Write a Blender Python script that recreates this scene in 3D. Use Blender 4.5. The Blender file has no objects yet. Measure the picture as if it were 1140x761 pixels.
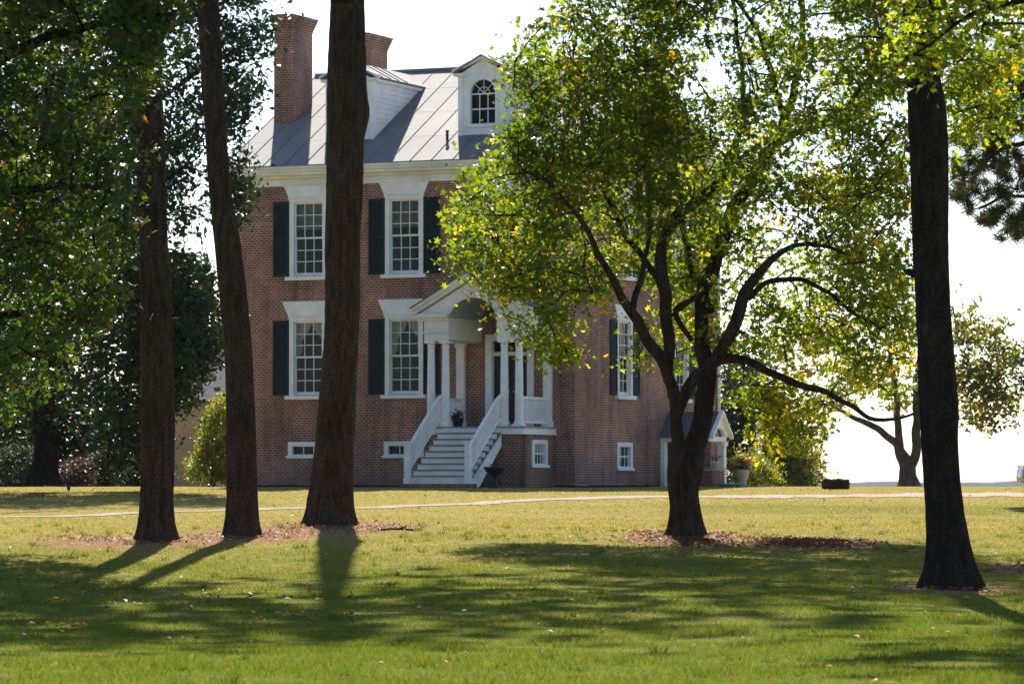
import bpy, math, random
import numpy as np
from mathutils import Vector

R = math.radians
SC = bpy.context.scene
COL = SC.collection

# ------------------------------------------------------------------ camera
EYE = 1.5                    # eye height above the near lawn
FPX = 4300.0                 # focal length in photo pixels (photo is 1140 wide)
CX, CY, HOR = 570.0, 380.5, 540.5
cam = bpy.data.cameras.new('camera')
cam.sensor_width = 36.0
cam.lens = 36.0 * FPX / 1140.0
cam.clip_start = 0.5
cam.clip_end = 30000
cam.dof.use_dof = True
cam.dof.focus_distance = 70.0
cam.dof.aperture_fstop = 6.3
cam_o = bpy.data.objects.new('camera', cam)
COL.objects.link(cam_o)
cam_o.location = (0, 0, EYE)
cam_o.rotation_euler = (R(90) + math.atan((HOR - CY) / FPX), 0, 0)
SC.camera = cam_o

# ------------------------------------------------------------------ sky and sun
SUN_EL, SUN_AZ = 42.0, -1.7       # azimuth measured from +Y towards +X
world = bpy.data.worlds.new('World')
SC.world = world
world.use_nodes = True
nt = world.node_tree
nt.nodes.clear()
wo = nt.nodes.new('ShaderNodeOutputWorld')
bg = nt.nodes.new('ShaderNodeBackground')
sky = nt.nodes.new('ShaderNodeTexSky')
sky.sky_type = 'NISHITA'
sky.sun_disc = False
sky.sun_elevation = R(SUN_EL)
sky.sun_rotation = R(SUN_AZ)
sky.air_density = 1.0
sky.dust_density = 0.6
sky.ozone_density = 3.5
bg.inputs['Strength'].default_value = 0.075
nt.links.new(sky.outputs[0], bg.inputs['Color'])
nt.links.new(bg.outputs[0], wo.inputs['Surface'])

sl = bpy.data.lights.new('sun', 'SUN')
sl.energy = 5.0
sl.angle = R(0.5)
sl.color = (1.0, 0.93, 0.82)
so = bpy.data.objects.new('sun', sl)
COL.objects.link(so)
sd = Vector((math.sin(R(SUN_AZ)) * math.cos(R(SUN_EL)), math.cos(R(SUN_AZ)) * math.cos(R(SUN_EL)), math.sin(R(SUN_EL))))
so.rotation_euler = sd.to_track_quat('Z', 'Y').to_euler()
so.location = (0, 60, 80)

SC.view_settings.view_transform = 'Standard'
SC.view_settings.look = 'None'
SC.view_settings.gamma = 1.0
SC.view_settings.use_curve_mapping = False
SC.view_settings.exposure = 1.38
SC.render.engine = 'CYCLES'
SC.cycles.max_bounces = 8
SC.cycles.transparent_max_bounces = 12
SC.cycles.sample_clamp_indirect = 6.0


# ------------------------------------------------------------------ helpers
def P(px, py, Y):
    """photo pixel at distance Y -> world point"""
    return np.array([(px - CX) / FPX * Y, Y, EYE + (HOR - py) / FPX * Y])


def link(o):
    COL.objects.link(o)
    return o


def tag(o, label=None, cat=None, group=None, kind=None):
    if label: o['label'] = label
    if cat: o['category'] = cat
    if group: o['group'] = group
    if kind: o['kind'] = kind
    return o


def empty(name, loc=(0, 0, 0), rz=0.0, parent=None):
    o = bpy.data.objects.new(name, None)
    o.empty_display_size = 0.2
    link(o)
    o.location = loc
    o.rotation_euler = (0, 0, rz)
    if parent: o.parent = parent
    return o


def copy_tree(o, parent=None):
    c = o.copy()
    COL.objects.link(c)
    if parent is not None: c.parent = parent
    for ch in [x for x in COL.objects if x.parent == o]:
        copy_tree(ch, c)
    return c


class MB:
    def __init__(self):
        self.v, self.f = [], []

    def add(self, vs, fs):
        b = len(self.v)
        self.v += [tuple(float(c) for c in p) for p in vs]
        self.f += [tuple(b + i for i in f) for f in fs]
        return self

    def box(self, x0, x1, y0, y1, z0, z1):
        vs = [(x0, y0, z0), (x1, y0, z0), (x1, y1, z0), (x0, y1, z0), (x0, y0, z1), (x1, y0, z1), (x1, y1, z1), (x0, y1, z1)]
        return self.add(vs, [(0, 3, 2, 1), (4, 5, 6, 7), (0, 1, 5, 4), (1, 2, 6, 5), (2, 3, 7, 6), (3, 0, 4, 7)])

    def prism(self, poly, axis, a, b):
        """poly: 2D points; axis 'y' -> (x,z) extruded in y; 'x' -> (y,z) in x; 'z' -> (x,y) in z"""
        n = len(poly)
        def q(p, t):
            return (p[0], t, p[1]) if axis == 'y' else (t, p[0], p[1]) if axis == 'x' else (p[0], p[1], t)
        vs = [q(p, a) for p in poly] + [q(p, b) for p in poly]
        fs = [tuple(range(n - 1, -1, -1)), tuple(range(n, 2 * n))]
        fs += [(i, (i + 1) % n, n + (i + 1) % n, n + i) for i in range(n)]
        return self.add(vs, fs)

    def tube(self, pts, rad, seg=8, cap=True):
        pts = np.asarray(pts, float)
        n = len(pts)
        rad = np.broadcast_to(np.asarray(rad, float), (n,))
        vs, fs = [], []
        ref = None
        for i in range(n):
            t = pts[min(i + 1, n - 1)] - pts[max(i - 1, 0)]
            t = t / (np.linalg.norm(t) + 1e-9)
            if ref is None:
                ref = np.array([1.0, 0, 0]) if abs(t[0]) < .8 else np.array([0, 1.0, 0])
            a = ref - t * ref.dot(t)
            a /= np.linalg.norm(a) + 1e-9
            ref = a
            b = np.cross(t, a)
            for k in range(seg):
                w = 2 * math.pi * k / seg
                vs.append(pts[i] + rad[i] * (math.cos(w) * a + math.sin(w) * b))
        for i in range(n - 1):
            for k in range(seg):
                k2 = (k + 1) % seg
                fs.append((i * seg + k, i * seg + k2, (i + 1) * seg + k2, (i + 1) * seg + k))
        if cap:
            fs.append(tuple(range(seg - 1, -1, -1)))
            fs.append(tuple((n - 1) * seg + k for k in range(seg)))
        return self.add(vs, fs)

    def lathe(self, prof, cx=0, cy=0, seg=16):
        vs, fs = [], []
        for r, z in prof:
            for k in range(seg):
                w = 2 * math.pi * k / seg
                vs.append((cx + r * math.cos(w), cy + r * math.sin(w), z))
        n = len(prof)
        for i in range(n - 1):
            for k in range(seg):
                k2 = (k + 1) % seg
                fs.append((i * seg + k, i * seg + k2, (i + 1) * seg + k2, (i + 1) * seg + k))
        fs.append(tuple(range(seg - 1, -1, -1)))
        fs.append(tuple((n - 1) * seg + k for k in range(seg)))
        return self.add(vs, fs)

    def build(self, name, mat, parent=None, smooth=False):
        me = bpy.data.meshes.new(name)
        me.from_pydata(self.v, [], self.f)
        if smooth: me.polygons.foreach_set('use_smooth', [True] * len(me.polygons))
        me.materials.append(mat)
        me.update()
        o = bpy.data.objects.new(name, me)
        link(o)
        if parent: o.parent = parent
        return o


def np_mesh(name, V, F, mat, parent=None, attrs=None, smooth=False):
    """V (n,3), F (m,k) arrays -> object; attrs {name: (domain, array)}"""
    V = np.ascontiguousarray(V, np.float32); F = np.ascontiguousarray(F, np.int32)
    me = bpy.data.meshes.new(name)
    m, k = F.shape
    me.vertices.add(len(V)); me.vertices.foreach_set('co', V.ravel())
    me.loops.add(m * k); me.loops.foreach_set('vertex_index', F.ravel())
    me.polygons.add(m)
    me.polygons.foreach_set('loop_start', np.arange(0, m * k, k, dtype=np.int32))
    if smooth: me.polygons.foreach_set('use_smooth', np.ones(m, bool))
    me.update(calc_edges=True)
    me.validate()
    for nme, (dom, arr) in (attrs or {}).items():
        a = me.attributes.new(nme, 'FLOAT', dom)
        a.data.foreach_set('value', np.ascontiguousarray(arr, np.float32))
    me.materials.append(mat)
    o = bpy.data.objects.new(name, me)
    link(o)
    if parent: o.parent = parent
    return o


# ------------------------------------------------------------------ materials
class NT:
    def __init__(self, name):
        self.m = bpy.data.materials.new(name)
        self.m.use_nodes = True
        self.t = self.m.node_tree
        self.b = self.t.nodes['Principled BSDF']
        self.out = self.t.nodes['Material Output']
        self._co = None

    def n(self, typ, **kw):
        nd = self.t.nodes.new(typ)
        for k, v in kw.items():
            if k.startswith('i_'):
                nd.inputs[k[2:].replace('_', ' ')].default_value = v
            else:
                setattr(nd, k, v)
        return nd

    def l(self, a, b):
        self.t.links.new(a, b)

    def co(self):
        if self._co is None:
            self._co = self.n('ShaderNodeTexCoord').outputs['Object']
        return self._co

    def noise(self, scale, detail=4, stretch=None, rough=.55):
        nz = self.n('ShaderNodeTexNoise')
        nz.inputs['Scale'].default_value = scale
        nz.inputs['Detail'].default_value = detail
        nz.inputs['Roughness'].default_value = rough
        if stretch:
            mp = self.n('ShaderNodeMapping')
            mp.inputs['Scale'].default_value = stretch
            self.l(self.co(), mp.inputs['Vector'])
            self.l(mp.outputs[0], nz.inputs['Vector'])
        else:
            self.l(self.co(), nz.inputs['Vector'])
        return nz.outputs['Fac']

    def ramp(self, fac, stops):
        r = self.n('ShaderNodeValToRGB')
        e = r.color_ramp.elements
        while len(e) < len(stops): e.new(0.5)
        for i, (p, c) in enumerate(stops):
            e[i].position = p
            e[i].color = (c[0], c[1], c[2], 1) if not isinstance(c, (int, float)) else (c, c, c, 1)
        self.l(fac, r.inputs['Fac'])
        return r.outputs['Color']

    def mix(self, fac, a, b, mode='MIX'):
        m = self.n('ShaderNodeMix', data_type='RGBA', blend_type=mode)
        for s, v in ((0, fac), (6, a), (7, b)):
            if isinstance(v, (int, float)): m.inputs[s].default_value = v
            elif isinstance(v, (tuple, list)): m.inputs[s].default_value = (v[0], v[1], v[2], 1)
            else: self.l(v, m.inputs[s])
        return m.outputs[2]

    def bump(self, h, strength=.4, dist=.02):
        b = self.n('ShaderNodeBump')
        b.inputs['Strength'].default_value = strength
        b.inputs['Distance'].default_value = dist
        self.l(h, b.inputs['Height'])
        self.l(b.outputs[0], self.b.inputs['Normal'])

    def color(self, c):
        if isinstance(c, (tuple, list)): self.b.inputs['Base Color'].default_value = (c[0], c[1], c[2], 1)
        else: self.l(c, self.b.inputs['Base Color'])


def simple(name, col, rough=.6, var=.25, scale=3.0, bump=0.0, metal=0.0, spec=.4, dark=None):
    m = NT(name)
    d = dark or tuple(c * (1 - var) for c in col)
    u = tuple(min(1, c * (1 + var * .5)) for c in col)
    nz = m.noise(scale, 6)
    m.color(m.ramp(nz, [(.32, d), (.68, u)]))
    m.b.inputs['Roughness'].default_value = rough
    m.b.inputs['Metallic'].default_value = metal
    m.b.inputs['Specular IOR Level'].default_value = spec
    if bump: m.bump(m.noise(scale * 8, 5), bump, .01)
    return m.m


def brick_mat(name, c1, c2, mortar):
    m = NT(name)
    sep = m.n('ShaderNodeSeparateXYZ'); m.l(m.co(), sep.inputs[0])
    ad = m.n('ShaderNodeMath', operation='ADD'); m.l(sep.outputs[0], ad.inputs[0]); m.l(sep.outputs[1], ad.inputs[1])
    cb = m.n('ShaderNodeCombineXYZ'); m.l(ad.outputs[0], cb.inputs[0]); m.l(sep.outputs[2], cb.inputs[1])
    br = m.n('ShaderNodeTexBrick')
    br.offset_frequency = 2
    br.inputs['Color1'].default_value = (*c1, 1)
    br.inputs['Color2'].default_value = (*c2, 1)
    br.inputs['Mortar'].default_value = (*mortar, 1)
    br.inputs['Scale'].default_value = 1.0
    br.inputs['Mortar Size'].default_value = .012
    br.inputs['Mortar Smooth'].default_value = .3
    br.inputs['Bias'].default_value = -.1
    br.inputs['Brick Width'].default_value = .17
    br.inputs['Row Height'].default_value = .078
    m.l(cb.outputs[0], br.inputs['Vector'])
    st = m.ramp(m.noise(.45, 7, rough=.65), [(.30, (.52, .50, .50)), (.5, (.95, .93, .92)), (.70, (1.35, 1.28, 1.22))])
    c = m.mix(1.0, br.outputs['Color'], st, 'MULTIPLY')
    sk = m.ramp(m.noise(1.0, 6, (2.4, 2.4, .22), .7), [(.34, (.55, .54, .55)), (.5, (1, 1, 1)), (.7, (1.12, 1.08, 1.05))])
    c = m.mix(1.0, c, sk, 'MULTIPLY')
    st2 = m.ramp(m.noise(2.6, 5), [(.3, (.8, .8, .82)), (.7, (1.15, 1.1, 1.08))])
    c = m.mix(1.0, c, st2, 'MULTIPLY')
    # foot of the wall mixed darker towards the ground, broken up by noise
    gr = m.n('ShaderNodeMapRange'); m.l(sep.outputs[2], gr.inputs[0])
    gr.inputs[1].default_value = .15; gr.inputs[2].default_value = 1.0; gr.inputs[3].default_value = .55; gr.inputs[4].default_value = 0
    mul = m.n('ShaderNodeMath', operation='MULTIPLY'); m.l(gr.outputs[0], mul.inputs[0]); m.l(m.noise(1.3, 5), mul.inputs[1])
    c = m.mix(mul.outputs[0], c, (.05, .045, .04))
    m.color(c)
    m.b.inputs['Roughness'].default_value = .85
    m.bump(br.outputs['Fac'], -.5, .008)
    return m.m


def leaf_mat(name, stops, trans=.5, tcol=(1.5, 1.6, .55), rough=.45):
    m = NT(name)
    at = m.n('ShaderNodeAttribute', attribute_name='tint')
    col = m.ramp(at.outputs['Fac'], stops)
    m.color(col)
    m.b.inputs['Roughness'].default_value = rough
    m.b.inputs['Specular IOR Level'].default_value = .0 if name == 'grass_blade' else .25 if name == 'magnolia_leaf' else .2
    tr = m.n('ShaderNodeBsdfTranslucent')
    m.l(m.mix(1.0, col, tcol, 'MULTIPLY'), tr.inputs['Color'])
    ms = m.n('ShaderNodeMixShader'); ms.inputs[0].default_value = trans
    m.l(m.b.outputs[0], ms.inputs[1]); m.l(tr.outputs[0], ms.inputs[2])
    m.l(ms.outputs[0], m.out.inputs['Surface'])
    return m.m


def bark_mat(name, c0, c1, vs=(5, 5, 1.1), strength=.9):
    m = NT(name)
    nz = m.noise(2.2, 8, vs, .62)
    vo = m.n('ShaderNodeTexVoronoi', feature='DISTANCE_TO_EDGE')
    mp = m.n('ShaderNodeMapping'); mp.inputs['Scale'].default_value = (9, 9, 2.6)
    wv = m.mix(.12, m.co(), m.noise(3, 3))
    m.l(wv, mp.inputs[0]); m.l(mp.outputs[0], vo.inputs['Vector'])
    pl = m.ramp(vo.outputs['Distance'], [(.0, 0), (.16, 1)])
    c = m.ramp(nz, [(.3, c0), (.7, c1)])
    c = m.mix(pl, m.mix(1, c, (.45, .42, .4), 'MULTIPLY'), c)
    c = m.mix(1.0, c, m.ramp(m.noise(.7, 3), [(.3, (.75, .75, .75)), (.7, (1.2, 1.2, 1.2))]), 'MULTIPLY')
    m.color(c)
    m.b.inputs['Roughness'].default_value = .92
    m.b.inputs['Specular IOR Level'].default_value = .03
    li = m.ramp(m.noise(1.7, 7, None, .7), [(.60, 0), (.72, .55)])
    c2 = m.mix(li, c, (.12, .12, .095))
    m.color(c2)
    m.bump(m.mix(.5, pl, nz), strength, .05)
    return m.m


M = {}
M['brick_front'] = brick_mat('brick', (.27, .083, .050), (.105, .041, .031), (.44, .35, .28))
M['brick_side'] = M['brick_front']
M['white'] = simple('white_paint', (.80, .80, .80), .5, .13, 2.0, .15)
M['cream'] = simple('old_white_paint', (.74, .735, .715), .55, .18, 1.5, .15)
M['vault'] = simple('grey_green_paint', (.36, .40, .38), .6, .08, 2.0)
M['shutter'] = simple('dark_green_paint', (.014, .026, .028), .6, .25, 4.0, 0, 0, .12)
M['door'] = simple('black_green_door', (.012, .022, .02), .35, .2, 3.0)
M['dark'] = simple('unlit_dark', (.03, .026, .022), .9, .3, 1.0)  # darkness of unlit rooms and hollows put into the colour
M['curtain'] = simple('curtain_cloth', (.62, .58, .50), .9, .15, 6.0)
M['blind'] = simple('linen_blind', (.20, .165, .125), .9, .2, 5.0)
M['iron'] = simple('black_iron', (.015, .015, .016), .45, .3, 8.0, .2)
M['terracotta'] = simple('terracotta', (.36, .17, .10), .8, .2, 6.0, .1)
M['stone'] = simple('pale_stone', (.42, .38, .34), .85, .25, 4.0, .3)
M['slate'] = simple('slate_roofing', (.11, .115, .13), .7, .35, 5.0, .4)
M['tan_board'] = simple('tan_clapboard', (.46, .36, .215), .7, .2, 1.2, .1)
M['hose'] = simple('green_rubber', (.03, .19, .13), .4, .15, 5.0)
M['bale'] = simple('dark_bale', (.045, .024, .018), .95, .5, 14.0, 1.0)
M['wood'] = simple('weathered_boards', (.30, .27, .24), .75, .3, 5.0, .3)
M['gravel'] = simple('pale_gravel', (.42, .42, .41), .95, .4, 14.0, .8)
M['car_paint'] = simple('silver_car_paint', (.38, .37, .40), .25, .04, 1.0, 0, .6)
M['rubber'] = simple('tyre_rubber', (.02, .02, .02), .8, .2, 8.0)
M['chrome'] = simple('wheel_metal', (.5, .5, .52), .3, .1, 5.0, 0, .9)
M['glow_red'] = simple('red_lens', (.35, .02, .02), .2, .1, 4.0)

# metal roof
m = NT('tin_roof')
c = m.ramp(m.noise(.9, 7, (1, .35, 1), .65), [(.28, (.140, .133, .127)), (.5, (.190, .182, .174)), (.74, (.23, .222, .212))])
c = m.mix(m.ramp(m.noise(5, 5, (1, .25, 1)), [(.6, 0), (.8, .5)]), c, (.12, .09, .07))
m.color(c); m.b.inputs['Roughness'].default_value = .7; m.b.inputs['Metallic'].default_value = .0
m.b.inputs['Specular IOR Level'].default_value = .1
m.bump(m.noise(2.2, 3), .15, .02)
M['tin'] = m.m

# window glass: mostly clear, reflecting at the surface with the ripple of old panes
m = NT('window_glass')
gl = m.n('ShaderNodeBsdfGlossy'); gl.inputs['Roughness'].default_value = .03
gl.inputs['Color'].default_value = (.9, .95, 1, 1)
tr = m.n('ShaderNodeBsdfTransparent'); tr.inputs['Color'].default_value = (.75, .8, .8, 1)
bp = m.n('ShaderNodeBump'); bp.inputs['Strength'].default_value = .25; bp.inputs['Distance'].default_value = .02
m.l(m.noise(4.0, 2), bp.inputs['Height']); m.l(bp.outputs[0], gl.inputs['Normal'])
fr = m.n('ShaderNodeFresnel'); fr.inputs['IOR'].default_value = 1.55
mth = m.n('ShaderNodeMath', operation='MULTIPLY_ADD'); mth.inputs[1].default_value = .3; mth.inputs[2].default_value = .004
m.l(fr.outputs[0], mth.inputs[0])
ms = m.n('ShaderNodeMixShader')
m.l(mth.outputs[0], ms.inputs[0]); m.l(tr.outputs[0], ms.inputs[1]); m.l(gl.outputs[0], ms.inputs[2])
m.l(ms.outputs[0], m.out.inputs['Surface'])
M['glass'] = m.m

M['bark_pine'] = bark_mat('pine_bark', (.036, .026, .020), (.125, .090, .068))
M['bark_dark'] = bark_mat('dark_bark', (.020, .016, .013), (.06, .047, .038))
M['bark_maple'] = bark_mat('maple_bark', (.028, .021, .016), (.10, .074, .055))
M['bark_grey'] = bark_mat('grey_bark', (.06, .052, .046), (.15, .13, .115), (4, 4, 2), .5)

G = lambda r, g, b: (r, g, b)
M['leaf_maple'] = leaf_mat('maple_leaf', [(0, G(.035, .055, .012)), (.45, G(.065, .095, .014)), (.74, G(.13, .145, .018)), (.88, G(.26, .20, .02)), (1, G(.36, .19, .02))], .62, (3.3, 3.2, .5))
M['leaf_gum'] = leaf_mat('gum_leaf', [(0, G(.022, .045, .012)), (.6, G(.045, .08, .014)), (.92, G(.09, .12, .016)), (.97, G(.2, .14, .02)), (1, G(.3, .1, .02))], .38, (2.1, 2.1, .5))
M['leaf_dark'] = leaf_mat('magnolia_leaf', [(0, G(.012, .028, .014)), (.7, G(.025, .05, .02)), (1, G(.05, .075, .025))], .2, (1.4, 1.6, .6), .5)
M['leaf_far'] = leaf_mat('far_leaf', [(0, G(.04, .055, .018)), (.6, G(.085, .095, .022)), (.88, G(.16, .13, .03)), (1, G(.26, .09, .03))], .5, (2.4, 2.2, .6))
M['leaf_bush'] = leaf_mat('bush_leaf', [(0, G(.05, .09, .015)), (.5, G(.12, .15, .02)), (1, G(.26, .22, .03))], .42, (2.2, 2.1, .5))
M['leaf_mauve'] = leaf_mat('mauve_leaf', [(0, G(.05, .032, .03)), (1, G(.10, .062, .055))], .3, (1.4, 1.2, 1.0))
M['leaf_cedar'] = leaf_mat('cedar_leaf', [(0, G(.018, .034, .018)), (1, G(.05, .07, .03))], .2, (1.4, 1.5, .7), .6)
M['needle'] = leaf_mat('pine_needle', [(0, G(.03, .05, .015)), (.6, G(.06, .075, .02)), (1, G(.16, .10, .035))], .3, (1.6, 1.4, .6), .5)
M['flower'] = leaf_mat('mum_flower', [(0, G(.5, .16, .04)), (1, G(.6, .3, .05))], .3, (1.2, 1.1, .8))
M['grass'] = leaf_mat('grass_blade', [(0, G(.052, .088, .013)), (.55, G(.110, .138, .021)), (.85, G(.215, .190, .052)), (1, G(.36, .285, .13))], .45, (1.55, 1.5, .75), .7)
M['litter'] = leaf_mat('dry_leaf', [(0, G(.10, .045, .025)), (.5, G(.22, .10, .05)), (.85, G(.32, .2, .11)), (1, G(.5, .45, .38))], .25, (1.3, 1.1, .8), .7)

# lawn: mown grass with dry tan drifts; pine straw and leaf litter lie where the vertex attribute says
m = NT('lawn')
dry = m.n('ShaderNodeAttribute', attribute_name='dry').outputs['Fac']
strw = m.n('ShaderNodeAttribute', attribute_name='straw').outputs['Fac']
n1 = m.noise(.35, 6); n2 = m.noise(6.0, 6, None, .7); n3 = m.noise(40, 4, None, .7)
green = m.ramp(n2, [(.3, (.058, .090, .014)), (.55, (.108, .130, .024)), (.75, (.165, .162, .045))])
tan = m.ramp(n2, [(.3, (.225, .17, .062)), (.7, (.36, .275, .12))])
f = m.n('ShaderNodeMath', operation='MULTIPLY_ADD', use_clamp=True); m.l(m.ramp(n1, [(.35, 0), (.68, 1)]), f.inputs[0]); f.inputs[1].default_value = .55; m.l(dry, f.inputs[2])
f2 = m.n('ShaderNodeMath', operation='MULTIPLY', use_clamp=True); m.l(f.outputs[0], f2.inputs[0]); m.l(m.ramp(n2, [(.25, .35), (.7, 1)]), f2.inputs[1])
c = m.mix(f2.outputs[0], green, tan)
strawc = m.ramp(n3, [(.3, (.13, .07, .042)), (.55, (.25, .15, .098)), (.8, (.38, .26, .18))])
sf = m.n('ShaderNodeMath', operation='MULTIPLY_ADD', use_clamp=True)
m.l(m.ramp(m.noise(2.4, 6, None, .7), [(.25, 0), (.75, 1)]), sf.inputs[0]); sf.inputs[1].default_value = 1.2
s2 = m.n('ShaderNodeMath', operation='MULTIPLY_ADD'); m.l(strw, s2.inputs[0]); s2.inputs[1].default_value = 2.6; s2.inputs[2].default_value = -1.5
m.l(s2.outputs[0], sf.inputs[2])
c = m.mix(sf.outputs[0], c, strawc)
c = m.mix(1, c, m.ramp(n3, [(.3, (.72, .72, .72)), (.7, (1.25, 1.25, 1.2))]), 'MULTIPLY')
m.color(c); m.b.inputs['Roughness'].default_value = 1; m.b.inputs['Specular IOR Level'].default_value = 0
m.bump(m.mix(.5, n2, n3), .8, .04)
M['lawn'] = m.m

m = NT('sandy_track')
c = m.ramp(m.noise(5, 7, None, .7), [(.3, (.15, .10, .068)), (.5, (.20, .142, .103)), (.75, (.25, .185, .14))])
m.color(c); m.b.inputs['Roughness'].default_value = .95; m.bump(m.noise(25, 4), .5, .02)
M['path'] = m.m
m = NT('river_water'); m.color((.10, .14, .18)); m.b.inputs['Roughness'].default_value = .12
m.bump(m.noise(.6, 4, (1, 3, 1)), .3, .1)
M['water'] = m.m
M['hill'] = simple('far_woods', (.06, .085, .07), .95, .3, .02)

# ------------------------------------------------------------------ ground
_gy = np.array([-60, 0, 20, 28, 34, 40, 46, 52, 60, 68, 75, 85, 100, 110, 116, 122, 132, 150, 175, 210, 300, 9000.])
_gr = {28: 764, 34: 735, 40: 707, 46: 679, 52: 653, 60: 622, 68: 598, 75: 584, 85: 568.5, 100: 553, 110: 545.5, 116: 542.3}
_gz = np.array([-1.5, -1.5, -1.46] + [-(_gr[int(y)] - HOR) / FPX * y for y in _gy[3:15]] + [-.035, -.02, -.12, -1.2, -3.2, -8, -60.])
_fy = np.arange(-60, 320, .5)
_fz = np.interp(_fy, _gy, _gz)
_k = np.exp(-.5 * (np.arange(-8, 9) / 4.0) ** 2); _k /= _k.sum()
_fzs = np.convolve(np.pad(_fz, 8, mode='edge'), _k, 'valid')


def gz(x, y):
    x = np.asarray(x, float); y = np.asarray(y, float)
    z = np.where(y < 300, np.interp(y, _fy, _fzs), np.interp(y, _gy, _gz))
    und = .022 * np.sin(x * .55 + y * .13) + .018 * np.sin(x * .23 - y * .37 + 1.3) + .012 * np.sin(x * 1.1 + y * .8)
    return EYE + z + und * np.clip((118 - y) / 30, 0, 1)


def gp(px, Y):
    """ground point seen under photo column px at distance Y"""
    x = (px - CX) / FPX * Y
    return np.array([x, Y, float(gz(x, Y))])


STRAW = [(gp(172, 66.5), 2.3, 3.0), (gp(270, 68.6), 1.9, 3.4), (gp(360, 73.5), 1.7, 4.6), (gp(310, 70), 2.2, 3.6), (gp(420, 73), 1.1, 2.6), (gp(110, 68), 1.2, 1.6),
         (gp(762, 67.8), 1.15, 3.8), (gp(900, 66.0), 1.25, 2.2), (gp(1060, 51.6), .95, 1.6), (gp(1140, 57), 1.1, 2.4)]


def straw_at(x, y):
    s = np.zeros(np.shape(x))
    for c, rx, ry in STRAW:
        d = np.sqrt(((x - c[0]) / rx) ** 2 + ((y - c[1]) / ry) ** 2)
        s = np.maximum(s, np.clip(1.25 - d * .8, 0, 1))
    return s


def dry_at(x, y):
    d = np.interp(y, [20, 36, 50, 62, 72, 90, 118, 140], [-.3, -.15, 0, .35, .8, 1.0, 1.0, .5])
    # lusher verge along the lane at the right
    d = d - .7 * np.exp(-((y - 87 - .0 * x) / 5.5) ** 2) * np.clip((x + 2) / 8, 0, 1)
    return d


xs = np.unique(np.round(np.concatenate([np.arange(-26, 26.01, .3), -26 - np.geomspace(1, 6000, 26), 26 + np.geomspace(1, 6000, 26)]), 3))
ys = np.unique(np.round(np.concatenate([np.arange(-60, 20, 4), np.arange(20, 126, .3), 126 + np.geomspace(1, 8500, 46)]), 3))
XX, YY = np.meshgrid(xs, ys)
nx, ny = len(xs), len(ys)
V = np.stack([XX.ravel(), YY.ravel(), gz(XX, YY).ravel()], 1)
ii = (np.arange(ny - 1)[:, None] * nx + np.arange(nx - 1)[None]).ravel()
F = np.stack([ii, ii + 1, ii + nx + 1, ii + nx], 1)
lawn = np_mesh('lawn', V, F, M['lawn'], None, {'dry': ('POINT', dry_at(XX, YY).ravel()), 'straw': ('POINT', straw_at(XX, YY).ravel())}, True)
tag(lawn, 'mown lawn rising gently to the house', None, None, 'structure')

# sandy lane: draped strip crossing the lawn from near left to far right
ctrl = np.array([(-260, 78.5), (0, 80.5), (200, 83.5), (400, 88.5), (560, 95), (700, 99.5), (900, 101.5), (1100, 103), (1300, 104), (1700, 104.5)], float)
pp = np.linspace(-260, 1700, 260)
pY = np.interp(pp, ctrl[:, 0], ctrl[:, 1])
pY = np.convolve(np.pad(pY, 12, mode='edge'), np.ones(25) / 25, 'valid')
rg = np.random.default_rng(5)
vs = []
for i in range(len(pp)):
    hw = np.interp(pp[i], [-200, 300, 700, 1000, 1300], [.42, .45, .62, .95, 2.0]) * (1 + .18 * math.sin(i * .9) + .1 * rg.normal())
    for t in (-1, -.5, 0, .5, 1):
        y = pY[i] + t * hw * 1.9
        x = (pp[i] - CX) / FPX * pY[i]
        vs.append((x, y, float(gz(x, y)) + .012))
V = np.array(vs); n = len(pp)
F = np.array([(i * 5 + k, (i + 1) * 5 + k, (i + 1) * 5 + k + 1, i * 5 + k + 1) for i in range(n - 1) for k in range(4)])
tag(np_mesh('path', V, F, M['path'], None, None, True), 'sandy lane crossing the lawn before the house', None, None, 'structure')

# river beyond the crest, far bank
mb = MB(); mb.add([(-9000, 235, EYE - 5.2), (9000, 235, EYE - 5.2), (9000, 9000, EYE - 5.2), (-9000, 9000, EYE - 5.2)], [(0, 1, 2, 3)])
tag(mb.build('water', M['water']), 'wide river beyond the crest of the lawn', None, None, 'structure')
rg = np.random.default_rng(11)
hx = np.linspace(-3000, 3000, 240)
hh = 10.5 + 3.4 * np.sin(hx * .0061) + 2.2 * np.sin(hx * .017 + 1) + rg.normal(0, .7, 240)
vs = []; fs = []
for i, x in enumerate(hx):
    vs += [(x, 8000, EYE - 6), (x, 8000, EYE - 6 + hh[i] + 5), (x, 8120, EYE - 6 + hh[i] + 6), (x, 8300, EYE - 6)]
    if i:
        for k in range(3): fs.append(((i - 1) * 4 + k, i * 4 + k, i * 4 + k + 1, (i - 1) * 4 + k + 1))
tag(MB().add(vs, fs).build('hills', M['hill']), 'low wooded bank across the river', None, None, 'structure')

# ------------------------------------------------------------------ the brick house
TH = R(23.6)
W, D = 11.8, 12.6
HX, HY = 1.94, 119.4
house = empty('brick_house', (HX, HY, EYE), -TH)
tag(house, 'two storey red brick plantation house with tin roof, dark shutters and white columned porch', 'house')


def house_pt(u, b, z=0):
    return np.array([HX + u * math.cos(TH) + b * math.sin(TH), HY - u * math.sin(TH) + b * math.cos(TH), EYE + z])


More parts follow.
